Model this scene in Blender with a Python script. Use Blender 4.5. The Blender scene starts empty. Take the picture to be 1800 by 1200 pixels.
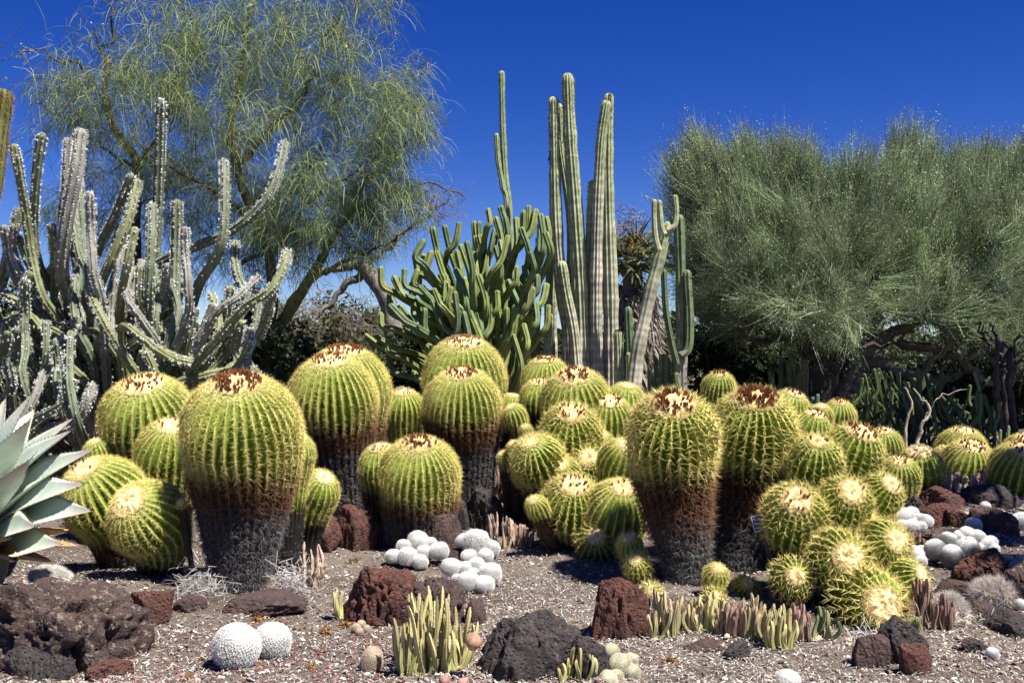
import bpy, bmesh, math
import numpy as np
from mathutils import Vector

C = bpy.context.scene
COL = C.collection
F = 1750.0            # focal length in units of the photograph's 1800-pixel width
EYE = 1.3             # camera height

# ---------------------------------------------------------------- camera
cam = bpy.data.cameras.new('camera')
cam.lens = 35.0; cam.sensor_width = 36.0; cam.clip_start = 0.05; cam.clip_end = 2000
cam_o = bpy.data.objects.new('camera', cam); COL.objects.link(cam_o)
cam_o.location = (0, 0, EYE); cam_o.rotation_euler = (math.radians(90), 0, 0)
C.camera = cam_o

# ---------------------------------------------------------------- sun, sky, exposure
SUN = Vector((0.40, -0.28, 0.87)).normalized()
el = math.asin(SUN.z); rot = math.atan2(SUN.x, SUN.y)
sl = bpy.data.lights.new('sun', 'SUN'); sl.energy = 5.0; sl.angle = math.radians(0.5); sl.color = (1.0, 0.95, 0.87)
so = bpy.data.objects.new('sun', sl); COL.objects.link(so)
so.rotation_euler = (-SUN).to_track_quat('-Z', 'Y').to_euler(); so.location = (0, 0, 30)
W = bpy.data.worlds.new('World'); C.world = W; W.use_nodes = True
nt = W.node_tree; nt.nodes.clear()
sky = nt.nodes.new('ShaderNodeTexSky'); sky.sky_type = 'NISHITA'; sky.sun_disc = False
sky.sun_elevation = el; sky.sun_rotation = rot; sky.altitude = 2500; sky.air_density = 1.0; sky.dust_density = 0.0; sky.ozone_density = 5.0
hsv = nt.nodes.new('ShaderNodeHueSaturation'); hsv.inputs['Hue'].default_value = 0.528; hsv.inputs['Saturation'].default_value = 1.33; hsv.inputs['Value'].default_value = 1.0
bg = nt.nodes.new('ShaderNodeBackground'); bg.inputs['Strength'].default_value = 0.053
wo = nt.nodes.new('ShaderNodeOutputWorld')
nt.links.new(sky.outputs[0], hsv.inputs['Color']); nt.links.new(hsv.outputs[0], bg.inputs[0]); nt.links.new(bg.outputs[0], wo.inputs[0])
vs = C.view_settings; vs.view_transform = 'Standard'; vs.look = 'None'; vs.gamma = 1; vs.use_curve_mapping = False; vs.exposure = 1.08

# ---------------------------------------------------------------- small helpers
def rng(seed): return np.random.default_rng(seed)
def ghz(y):
    t = np.clip((np.asarray(y, float)-5.0)/3.0, 0, 1)
    return 0.15*t*t*(3-2*t)
def P(px, py, d): return np.array([(px-900)/F*d, d, EYE-(py-600)/F*d])
def gdepth(py):
    lo, hi = 2.0, 60.0
    for _ in range(50):
        m = (lo+hi)/2
        y = 600+(EYE-float(ghz(m)))*F/m
        if y > py: lo = m
        else: hi = m
    return lo
_tab = rng(77).random((64, 64, 64)).astype(np.float32)
def vnoise(p, freq, off=0.0):
    q = np.asarray(p, np.float64)*freq+off+1000.0
    i = np.floor(q).astype(np.int64); f = q-i; f = f*f*(3-2*f)
    r = 0
    for dx in (0, 1):
        for dy in (0, 1):
            for dz in (0, 1):
                w = (f[:, 0] if dx else 1-f[:, 0])*(f[:, 1] if dy else 1-f[:, 1])*(f[:, 2] if dz else 1-f[:, 2])
                r = r+w*_tab[(i[:, 0]+dx) & 63, (i[:, 1]+dy) & 63, (i[:, 2]+dz) & 63]
    return r*2-1
def fbm(p, freq, octs=4, off=0.0, gain=0.5):
    a, s = 1.0, 0
    for k in range(octs):
        s = s+a*vnoise(p, freq, off+17.3*k); freq *= 2.03; a *= gain
    return s
def norm(v): return v/np.maximum(np.linalg.norm(v, axis=-1, keepdims=True), 1e-9)

def mk(name, V, polys, m, cols=None, parent=None, smooth=False):
    """ONE mesh object from numpy arrays (polys: list of n x k index arrays)"""
    V = np.asarray(V, np.float32)
    me = bpy.data.meshes.new(name)
    me.vertices.add(len(V)); me.vertices.foreach_set('co', V.ravel())
    polys = [np.asarray(p, np.int32) for p in polys if len(p)]
    loops = np.concatenate([p.ravel() for p in polys])
    tot = np.concatenate([np.full(len(p), p.shape[1], np.int32) for p in polys])
    st = np.concatenate([[0], np.cumsum(tot)[:-1]]).astype(np.int32)
    me.loops.add(len(loops)); me.loops.foreach_set('vertex_index', loops)
    me.polygons.add(len(tot)); me.polygons.foreach_set('loop_start', st)
    me.polygons.foreach_set('use_smooth', np.full(len(tot), smooth, bool))
    me.update(calc_edges=True)
    if cols is not None:
        cols = np.asarray(cols, np.float32)
        if cols.shape[1] == 3: cols = np.concatenate([cols, np.ones((len(cols), 1), np.float32)], 1)
        at = me.color_attributes.new('Col', 'FLOAT_COLOR', 'POINT'); at.data.foreach_set('color', cols.ravel())
    me.materials.append(m)
    o = bpy.data.objects.new(name, me); COL.objects.link(o)
    if parent is not None: o.parent = parent
    return o
def tag(o, label=None, cat=None, group=None, kind=None):
    if label: o['label'] = label
    if cat: o['category'] = cat
    if group: o['group'] = group
    if kind: o['kind'] = kind
    return o
def thing(name, label, cat, loc, group=None):
    o = bpy.data.objects.new(name, None); COL.objects.link(o); o.empty_display_size = 0.1
    o.location = [float(v) for v in loc]
    return tag(o, label, cat, group)
def join(parts):
    """[(V, polys, cols)] -> one"""
    Vs, Ps, Cs, n = [], [], [], 0
    for V, ps, c in parts:
        Vs.append(V); Ps += [np.asarray(p)+n for p in ps]; Cs.append(c); n += len(V)
    return np.concatenate(Vs), Ps, np.concatenate(Cs)

# ---------------------------------------------------------------- materials
def mat(name, col=None, rough=0.7, var=0.25, vscale=40, bump=0.0, bscale=200, trans=0.0, rand=0.0, spec=0.3):
    m = bpy.data.materials.new(name); m.use_nodes = True
    t = m.node_tree; N = t.nodes; L = t.links
    b = N['Principled BSDF']; b.inputs['Roughness'].default_value = rough; b.inputs['Specular IOR Level'].default_value = spec
    if col is None:
        a = N.new('ShaderNodeAttribute'); a.attribute_name = 'Col'; src = a.outputs['Color']
    else:
        a = N.new('ShaderNodeRGB'); a.outputs[0].default_value = (*col, 1); src = a.outputs[0]
    tc = N.new('ShaderNodeTexCoord')
    if var:
        n = N.new('ShaderNodeTexNoise'); n.inputs['Scale'].default_value = vscale; n.inputs['Detail'].default_value = 5
        L.new(tc.outputs['Object'], n.inputs['Vector'])
        mr = N.new('ShaderNodeMapRange'); mr.inputs[1].default_value = 0.3; mr.inputs[2].default_value = 0.7
        mr.inputs[3].default_value = 1-var; mr.inputs[4].default_value = 1+var
        L.new(n.outputs[0], mr.inputs[0])
        mx = N.new('ShaderNodeVectorMath'); mx.operation = 'SCALE'
        L.new(src, mx.inputs[0]); L.new(mr.outputs[0], mx.inputs['Scale']); src = mx.outputs[0]
    if rand:
        oi = N.new('ShaderNodeObjectInfo'); mr2 = N.new('ShaderNodeMapRange'); mr2.inputs[3].default_value = 1-rand; mr2.inputs[4].default_value = 1+rand
        L.new(oi.outputs['Random'], mr2.inputs[0])
        mx2 = N.new('ShaderNodeVectorMath'); mx2.operation = 'SCALE'
        L.new(src, mx2.inputs[0]); L.new(mr2.outputs[0], mx2.inputs['Scale']); src = mx2.outputs[0]
    L.new(src, b.inputs['Base Color'])
    if bump:
        n2 = N.new('ShaderNodeTexNoise'); n2.inputs['Scale'].default_value = bscale; n2.inputs['Detail'].default_value = 8
        L.new(tc.outputs['Object'], n2.inputs['Vector'])
        bp = N.new('ShaderNodeBump'); bp.inputs['Strength'].default_value = bump; bp.inputs['Distance'].default_value = 0.01
        L.new(n2.outputs[0], bp.inputs['Height']); L.new(bp.outputs[0], b.inputs['Normal'])
    if trans:
        tr = N.new('ShaderNodeBsdfTranslucent'); L.new(src, tr.inputs['Color'])
        ms = N.new('ShaderNodeMixShader'); ms.inputs[0].default_value = trans
        out = N['Material Output']
        L.new(b.outputs[0], ms.inputs[1]); L.new(tr.outputs[0], ms.inputs[2]); L.new(ms.outputs[0], out.inputs['Surface'])
    return m
M_BODY = mat('cactus_skin', rough=0.55, var=0.3, vscale=30, bump=0.15, bscale=150)
M_SPINE = mat('cactus_spines', rough=0.5, var=0.15, vscale=25, trans=0.12)
M_WOOL = mat('crown_wool', rough=0.95, var=0.25, vscale=90, bump=0.6, bscale=260)
M_DRYF = mat('dried_flower', rough=0.9, var=0.35, vscale=120)
M_STEM = mat('column_skin', rough=0.6, var=0.28, vscale=14, bump=0.25, bscale=90)
M_TUFT = mat('white_bristles', rough=0.9, var=0.15, vscale=30)
M_BARK = mat('bark', rough=0.9, var=0.4, vscale=12, bump=0.7, bscale=60)
M_LEAF = mat('leaf_fine', rough=0.6, var=0.35, vscale=1.3, trans=0.3)
M_AGAVE = mat('agave_leaf', rough=0.6, var=0.20, vscale=6, bump=0.2, bscale=45)
M_GRAVEL = mat('gravel_stone', rough=0.95, var=0.25, vscale=150, spec=0.1)
M_FINGER = mat('finger_stem', rough=0.7, var=0.2, vscale=60, rand=0.3)

def rock_mat(name, c1, c2, c3, pit=1.0, sp=0.03):
    m = bpy.data.materials.new(name); m.use_nodes = True
    t = m.node_tree; N = t.nodes; L = t.links; b = N['Principled BSDF']
    b.inputs['Roughness'].default_value = 0.92; b.inputs['Specular IOR Level'].default_value = 0.2
    tc = N.new('ShaderNodeTexCoord')
    def noise(s, d=8, r=0.6):
        n = N.new('ShaderNodeTexNoise'); n.inputs['Scale'].default_value = s; n.inputs['Detail'].default_value = d; n.inputs['Roughness'].default_value = r
        L.new(tc.outputs['Object'], n.inputs['Vector']); return n.outputs[0]
    def mix(f, a, bb):
        x = N.new('ShaderNodeMix'); x.data_type = 'RGBA'; L.new(f, x.inputs[0])
        for k, v in ((6, a), (7, bb)):
            if isinstance(v, tuple): x.inputs[k].default_value = (*v, 1)
            else: L.new(v, x.inputs[k])
        return x.outputs[2]
    def ramp(f, lo, hi):
        r = N.new('ShaderNodeMapRange'); r.inputs[1].default_value = lo; r.inputs[2].default_value = hi; L.new(f, r.inputs[0]); return r.outputs[0]
    c = mix(ramp(noise(6), 0.40, 0.62), c1, c2)
    c = mix(ramp(noise(34, 6, 0.7), 0.54, 0.66), c, c3)
    vo = N.new('ShaderNodeTexVoronoi'); vo.inputs['Scale'].default_value = 240; L.new(tc.outputs['Object'], vo.inputs['Vector'])
    spk = ramp(noise(300, 2), 0.66, 0.72)
    c = mix(spk, c, (0.42, 0.37, 0.33))
    L.new(c, b.inputs['Base Color'])
    h = N.new('ShaderNodeMath'); h.operation = 'ADD'
    pm = N.new('ShaderNodeTexVoronoi'); pm.inputs['Scale'].default_value = 55; L.new(tc.outputs['Object'], pm.inputs['Vector'])
    pr = ramp(pm.outputs['Distance'], 0.0, 0.42)
    mu = N.new('ShaderNodeMath'); mu.operation = 'MULTIPLY'; mu.inputs[1].default_value = 0.8*pit; L.new(pr, mu.inputs[0])
    L.new(mu.outputs[0], h.inputs[0]); L.new(noise(70, 10, 0.72), h.inputs[1])
    bp = N.new('ShaderNodeBump'); bp.inputs['Strength'].default_value = 0.85; bp.inputs['Distance'].default_value = 0.018
    L.new(h.outputs[0], bp.inputs['Height']); L.new(bp.outputs[0], b.inputs['Normal'])
    return m
M_ROCK = {
 'red': rock_mat('red_lava_rock', (0.115, 0.048, 0.036), (0.075, 0.038, 0.032), (0.15, 0.085, 0.065)),
 'dark': rock_mat('dark_lava_rock', (0.062, 0.050, 0.048), (0.040, 0.034, 0.035), (0.10, 0.085, 0.078)),
 'purple': rock_mat('purple_brown_rock', (0.095, 0.058, 0.052), (0.062, 0.043, 0.042), (0.13, 0.10, 0.088), 0.6),
 'conglo': rock_mat('mixed_conglomerate_rock', (0.085, 0.055, 0.048), (0.06, 0.042, 0.04), (0.30, 0.24, 0.18), 0.8),
}

# ---------------------------------------------------------------- ribbed stems of every kind
def smooth_path(pts, n):
    pts = np.asarray(pts, float)
    if len(pts) == 2:
        t = np.linspace(0, 1, n)[:, None]; return pts[0]*(1-t)+pts[1]*t
    q = np.vstack([2*pts[0]-pts[1], pts, 2*pts[-1]-pts[-2]])
    out = []
    k = len(pts)-1
    for i in range(k):
        t = np.linspace(0, 1, 14, endpoint=(i == k-1))[:, None]
        p0, p1, p2, p3 = q[i], q[i+1], q[i+2], q[i+3]
        out.append(0.5*((2*p1)+(-p0+p2)*t+(2*p0-5*p1+4*p2-p3)*t*t+(-p0+3*p1-3*p2+p3)*t**3))
    o = np.vstack(out); s = np.concatenate([[0], np.cumsum(np.linalg.norm(np.diff(o, axis=0), axis=1))])
    u = np.linspace(0, s[-1], n)
    return np.stack([np.interp(u, s, o[:, k]) for k in range(3)], 1)
def frames(p):
    t = norm(np.gradient(p, axis=0)); n = len(p)
    a = np.array([0, -1.0, 0]) if abs(t[0][1]) < 0.9 else np.array([1.0, 0, 0])
    u = np.zeros((n, 3)); u0 = a-t[0]*np.dot(a, t[0]); u[0] = u0/np.linalg.norm(u0)
    for i in range(1, n):
        w = u[i-1]-t[i]*np.dot(u[i-1], t[i]); u[i] = w/np.linalg.norm(w)
    return t, u, np.cross(t, u)
def ring_faces(M, S):
    i = np.arange(M-1)[:, None]*S; j = np.arange(S)[None, :]; k = (j+1) % S
    return np.stack([i+j, i+k, i+S+k, i+S+j], -1).reshape(-1, 4)
def path_at(p, s_q):
    s = np.concatenate([[0], np.cumsum(np.linalg.norm(np.diff(p, axis=0), axis=1))])
    return np.stack([np.interp(s_q, s, p[:, k]) for k in range(3)], 1), s[-1]

def spines(Pt, Nn, Tn, n, ln, w, out, lat, droop, cols, g, jit=0.25):
    """n thin three-sided needles at every areole"""
    K = len(Pt)
    Pt = np.repeat(Pt, n, 0); Nn = np.repeat(Nn, n, 0); Tn = np.repeat(Tn, n, 0); cols = np.repeat(cols, n, 0)
    rep = lambda a: np.repeat(np.broadcast_to(np.asarray(a, float), (K,)), n)
    ln, w, out, lat, droop = map(rep, (ln, w, out, lat, droop))
    B = np.cross(Nn, Tn)
    ph = (np.tile(np.arange(n), K)+g.random(K*n)*0.9)*2*math.pi/n
    o = out*(0.45+1.1*g.random(K*n))
    d = Nn*o[:, None]+(B*np.cos(ph)[:, None]+Tn*np.sin(ph)[:, None])*lat[:, None]
    d[:, 2] -= droop; d = norm(d+g.normal(0, jit, d.shape)*0.6)
    L = ln*(0.65+0.6*g.random(K*n))
    u = norm(np.cross(d, Tn+g.normal(0, 0.3, d.shape))); v = np.cross(d, u)
    w = w[:, None]
    V = np.stack([Pt+u*w, Pt+(-0.5*u+0.866*v)*w, Pt+(-0.5*u-0.866*v)*w, Pt+d*L[:, None]], 1).reshape(-1, 3)
    b = np.arange(K*n)[:, None]*4
    Fc = np.concatenate([b+[0, 1, 3], b+[1, 2, 3], b+[2, 0, 3]])
    vv = (0.75+0.5*g.random(K*n))[:, None]
    c = np.stack([cols*vv*0.85]*3+[cols*vv*1.1], 1).reshape(-1, 3)
    return V, [Fc], c
# ---------------------------------------------------------------- the ground
def ground():
    xs = np.concatenate([-np.geomspace(400, 7.05, 26), np.linspace(-7, 7, 330), np.geomspace(7.05, 400, 26)])
    ys = np.concatenate([np.linspace(-30, 1.4, 12), np.linspace(1.5, 12, 300), np.geomspace(12.1, 900, 40)])
    X, Y = np.meshgrid(xs, ys); p = np.stack([X.ravel(), Y.ravel(), np.zeros(X.size)], 1)
    p[:, 2] = gh(p[:, 0], p[:, 1])
    nx = len(xs); i = np.arange(len(ys)-1)[:, None]*nx; j = np.arange(nx-1)[None, :]
    f = np.stack([i+j, i+j+1, i+nx+j+1, i+nx+j], -1).reshape(-1, 4)
    m = bpy.data.materials.new('gritty_soil'); m.use_nodes = True
    N = m.node_tree.nodes; L = m.node_tree.links; b = N['Principled BSDF']; b.inputs['Roughness'].default_value = 0.97; b.inputs['Specular IOR Level'].default_value = 0.1
    tc = N.new('ShaderNodeTexCoord')
    def tex(s, d, r=0.6):
        n = N.new('ShaderNodeTexNoise'); n.inputs['Scale'].default_value = s; n.inputs['Detail'].default_value = d; n.inputs['Roughness'].default_value = r
        L.new(tc.outputs['Object'], n.inputs['Vector']); return n.outputs[0]
    r1 = N.new('ShaderNodeValToRGB'); L.new(tex(1.7, 6), r1.inputs[0])
    r1.color_ramp.elements[0].position = 0.35; r1.color_ramp.elements[0].color = (0.10, 0.083, 0.072, 1)
    r1.color_ramp.elements[1].position = 0.65; r1.color_ramp.elements[1].color = (0.175, 0.150, 0.130, 1)
    r2 = N.new('ShaderNodeValToRGB'); L.new(tex(160, 6, 0.75), r2.inputs[0])
    r2.color_ramp.elements[0].position = 0.36; r2.color_ramp.elements[0].color = (0.35, 0.33, 0.32, 1)
    r2.color_ramp.elements[1].position = 0.66; r2.color_ramp.elements[1].color = (1.6, 1.55, 1.5, 1)
    mx = N.new('ShaderNodeMix'); mx.data_type = 'RGBA'; mx.blend_type = 'MULTIPLY'; mx.inputs[0].default_value = 1
    L.new(r1.outputs[0], mx.inputs[6]); L.new(r2.outputs[0], mx.inputs[7]); L.new(mx.outputs[2], b.inputs['Base Color'])
    bp = N.new('ShaderNodeBump'); bp.inputs['Strength'].default_value = 0.8; bp.inputs['Distance'].default_value = 0.012
    L.new(tex(120, 8, 0.7), bp.inputs['Height']); L.new(bp.outputs[0], b.inputs['Normal'])
    o = mk('ground', p, [f], m, smooth=True); o['kind'] = 'structure'
def gh(x, y):
    x = np.atleast_1d(np.asarray(x, float)); y = np.atleast_1d(np.asarray(y, float))
    p = np.stack([x, y, np.zeros_like(x)+3.3], 1)
    fade = np.clip((14-y)/4, 0, 1)*np.clip((9-np.abs(x))/2, 0, 1)
    r = ghz(y)+(0.030*fbm(p, 1.6, 3)+0.006*fbm(p, 11, 3))*fade
    r += 0.16*np.exp(-((x-2.75)/0.55)**2-((y-5.6)/0.8)**2)           # the right-hand bank
    r += 0.05*np.exp(-((x-1.3)/1.1)**2-((y-5.4)/0.7)**2)
    r += 0.11*np.exp(-((x+1.95)/.55)**2-((y-5.0)/.5)**2)
    return r
def gz(x, y): return float(gh(x, y)[0])
ground()
def hit(px, py):
    """depth at which the sight line through a pixel meets the ground"""
    d = np.arange(3.0, 14, .01); x = (px-900)/F*d; z = EYE-(py-600)/F*d
    k = np.nonzero(gh(x, d) >= z)[0]
    return float(d[k[0]]) if len(k) else 14.0

def pebbles(name, n, seed, palette, weights, smin, smax, flat, label=None, dens=None, xr=(-3.6, 3.7), yr=(3.2, 8.5)):
    g = rng(seed)
    x = g.uniform(*xr, n*3); y = yr[0]+(yr[1]-yr[0])*g.random(n*3)**1.7
    keep = np.abs(x) < y*0.56+0.2
    if dens is not None: keep &= g.random(n*3) < dens(x, y)
    x, y = x[keep][:n], y[keep][:n]; n = len(x)
    c0 = np.array([[1, 0, 0], [0, 1, 0], [-1, 0, 0], [0, -1, 0], [0, 0, 1], [0, 0, -1], [.6, .6, .55], [-.6, .55, .5], [.6, -.6, .5], [-.5, -.6, .6]])
    fc = np.array([[0, 6, 8], [0, 1, 6], [1, 7, 6], [1, 2, 7], [2, 9, 7], [2, 3, 9], [3, 8, 9], [3, 0, 8], [4, 8, 6], [4, 6, 7], [4, 7, 9], [4, 9, 8], [5, 1, 0], [5, 2, 1], [5, 3, 2], [5, 0, 3]])
    s = smin*(smax/smin)**(g.random(n)**2.2)
    V = c0[None]*(1+g.normal(0, .22, (n, 10, 1)))*s[:, None, None]*np.stack([g.uniform(.7, 1.4, n), g.uniform(.6, 1.1, n), g.uniform(flat*.6, flat*1.3, n)], 1)[:, None, :]
    a = g.uniform(0, 6.28, n); ca, sa = np.cos(a)[:, None], np.sin(a)[:, None]
    tl = g.normal(0, .35, n)[:, None]
    X = V[..., 0]*ca-V[..., 1]*sa; Yv = V[..., 0]*sa+V[..., 1]*ca; Z = V[..., 2]+X*tl
    z = gh(x, y)+s*flat*0.35
    V = np.stack([X+x[:, None], Yv+y[:, None], Z+z[:, None]], -1).reshape(-1, 3)
    Fc = (np.arange(n)[:, None, None]*10+fc[None]).reshape(-1, 3)
    pal = np.array(palette); k = g.choice(len(pal), n, p=np.array(weights)/sum(weights))
    c = np.repeat(pal[k]*(0.7+0.6*g.random((n, 1))), 10, 0)
    return tag(mk(name, V, [Fc], M_GRAVEL, c), label, 'gravel', kind='stuff')
red_zone = lambda x, y: np.clip(0.15+1.3*np.exp(-((x+0.9)/1.0)**2-((y-3.9)/0.7)**2)+0.7*np.exp(-((x-2.4)/.6)**2-((y-4.6)/.9)**2), 0, 1)
pale_zone = lambda x, y: np.clip(0.35+0.8*np.exp(-((x-0.35)/0.8)**2-((y-4.6)/0.9)**2)+0.3*(y < 4.4), 0, 1)
pebbles('gravel', 36000, 5, [(.155, .128, .112), (.24, .215, .19), (.10, .085, .08), (.38, .36, .32), (.60, .57, .52)], [4, 4, 3, 2.5, 1.2], .0035, .014, .6, 'loose grey brown gravel covering the planting bed')
pebbles('cinder_gravel', 22000, 6, [(.17, .062, .050), (.13, .055, .048), (.22, .10, .08)], [4, 3, 2], .004, .012, .75, 'red lava cinders scattered over the front of the bed', lambda x, y: .6*red_zone(x, y))
pebbles('pale_gravel', 2600, 9, [(.72, .68, .60), (.62, .50, .34), (.55, .48, .40)], [3, 1.2, 2], .004, .013, .45, 'pale stone chips lying among the gravel')
def litter(name, n, seed, lmin, lmax, w, pal, dens, label):
    g = rng(seed); x = g.uniform(-3.6, 3.7, n*3); y = 3.2+5*g.random(n*3)**1.7
    k = (np.abs(x) < y*.56+.2) & (g.random(n*3) < .75*dens(x, y)); x, y = x[k][:n], y[k][:n]; n = len(x)
    a = g.uniform(0, 6.28, n); L = g.uniform(lmin, lmax, n)/2; d = np.stack([np.cos(a), np.sin(a), g.normal(0, .22, n)], 1); q = np.stack([-np.sin(a), np.cos(a), 0*a], 1)
    c = np.stack([x, y, gh(x, y)+.006+.008*g.random(n)], 1); ww = (w*(.6+.8*g.random(n)))[:, None]
    bend = np.array([0, 0, 1.0])*(L*.25)[:, None]
    V = np.stack([c-d*L[:, None]-q*ww*.4, c-d*L[:, None]+q*ww*.4, c-q*ww+bend, c+q*ww+bend, c+d*L[:, None]-q*ww*.4, c+d*L[:, None]+q*ww*.4], 1).reshape(-1, 3)
    b = np.arange(n)[:, None]*6; Fc = np.concatenate([b+[0, 1, 3, 2], b+[2, 3, 5, 4]])
    pl = np.array(pal); cc = np.repeat(pl[g.integers(0, len(pl), n)]*(.7+.5*g.random((n, 1))), 6, 0)
    tag(mk(name, V, [Fc], M_GRAVEL, cc), label, 'litter', kind='stuff')
litter('dry_litter', 52000, 8, .007, .028, .0014, [(.70, .67, .62), (.52, .47, .40), (.40, .34, .28)], pale_zone, 'dry whitish fallen spines and straw littering the gravel')

# ---------------------------------------------------------------- rocks
def rock(px, py0, py1, w, d, kind, label, seed, deep=0.8, planes=16, rough=0.10, taper=0.0, skew=0.0, sub=6):
    """px: centre, py0..py1: top and foot in the photograph, w: width in its pixels"""
    g = rng(seed)
    d = hit(px, min(py1, 1196)); d = d+w/2/F*d*deep*.75; R = w/2/F*d*1.10; top = P(px, py0, d)[2]; x = P(px, py1, d)[0]; base = gz(x, d)
    H = max(top-base, 0.02)
    bm = bmesh.new(); bmesh.ops.create_icosphere(bm, subdivisions=sub, radius=1)
    V = np.array([v.co[:] for v in bm.verts]); Fc = np.array([[v.index for v in f.verts] for f in bm.faces]); bm.free()
    n = norm(g.normal(0, 1, (planes, 3))); dist = g.uniform(.62, .95, planes)
    dd = np.maximum(V@n.T, .05); r = dist[None]/dd
    r = -np.log(np.exp(-r*26).sum(1))/26; r = np.clip(r, .3, 1.25); r = r*(1+.18*(1-np.abs(V[:, 2])))
    off = seed*3.17
    nz = fbm(V*r[:, None], 2.2, 5, off, .55)
    crack = np.abs(fbm(V, 2.6, 3, off+50)); 
    holes = np.clip(vnoise(V, 5.0, off+9)-.30, 0, 1)
    rdg = 1-np.abs(fbm(V*r[:, None], 3.1, 4, off+31, .55))*1.7
    r = r*(1+rough*1.0*nz+rough*.35*(rdg-.5))-.15*np.exp(-(crack/.045)**2)*(rough*8)-.5*holes*(rough*9)*(rough > .125)
    r = r+.022*fbm(V, 11, 4, off, .6)
    Q = V*r[:, None]
    Q /= np.array([np.abs(Q[:, 0]).max(), np.abs(Q[:, 1]).max(), 1]); zt = Q[:, 2].max(); Q[:, 2] /= zt
    zz = Q[:, 2].copy(); Q[:, 2] = np.where(zz > 0, np.abs(zz)**.62, zz); zz = Q[:, 2].copy(); Q[:, 0] = Q[:, 0]*(1-taper*np.clip(zz, 0, 1))+skew*np.clip(zz, 0, 1)
    Q[:, 0] *= R; Q[:, 1] *= R*deep; Q[:, 2] = np.where(zz > 0, zz*H, zz*H*.6)
    cz = base-0.0
    o = mk('rock', Q, [Fc], M_ROCK[kind], smooth=True); o.location = (x, d, cz)
    return tag(o, label, 'rock', 'lava rocks set in the bed')
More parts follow.
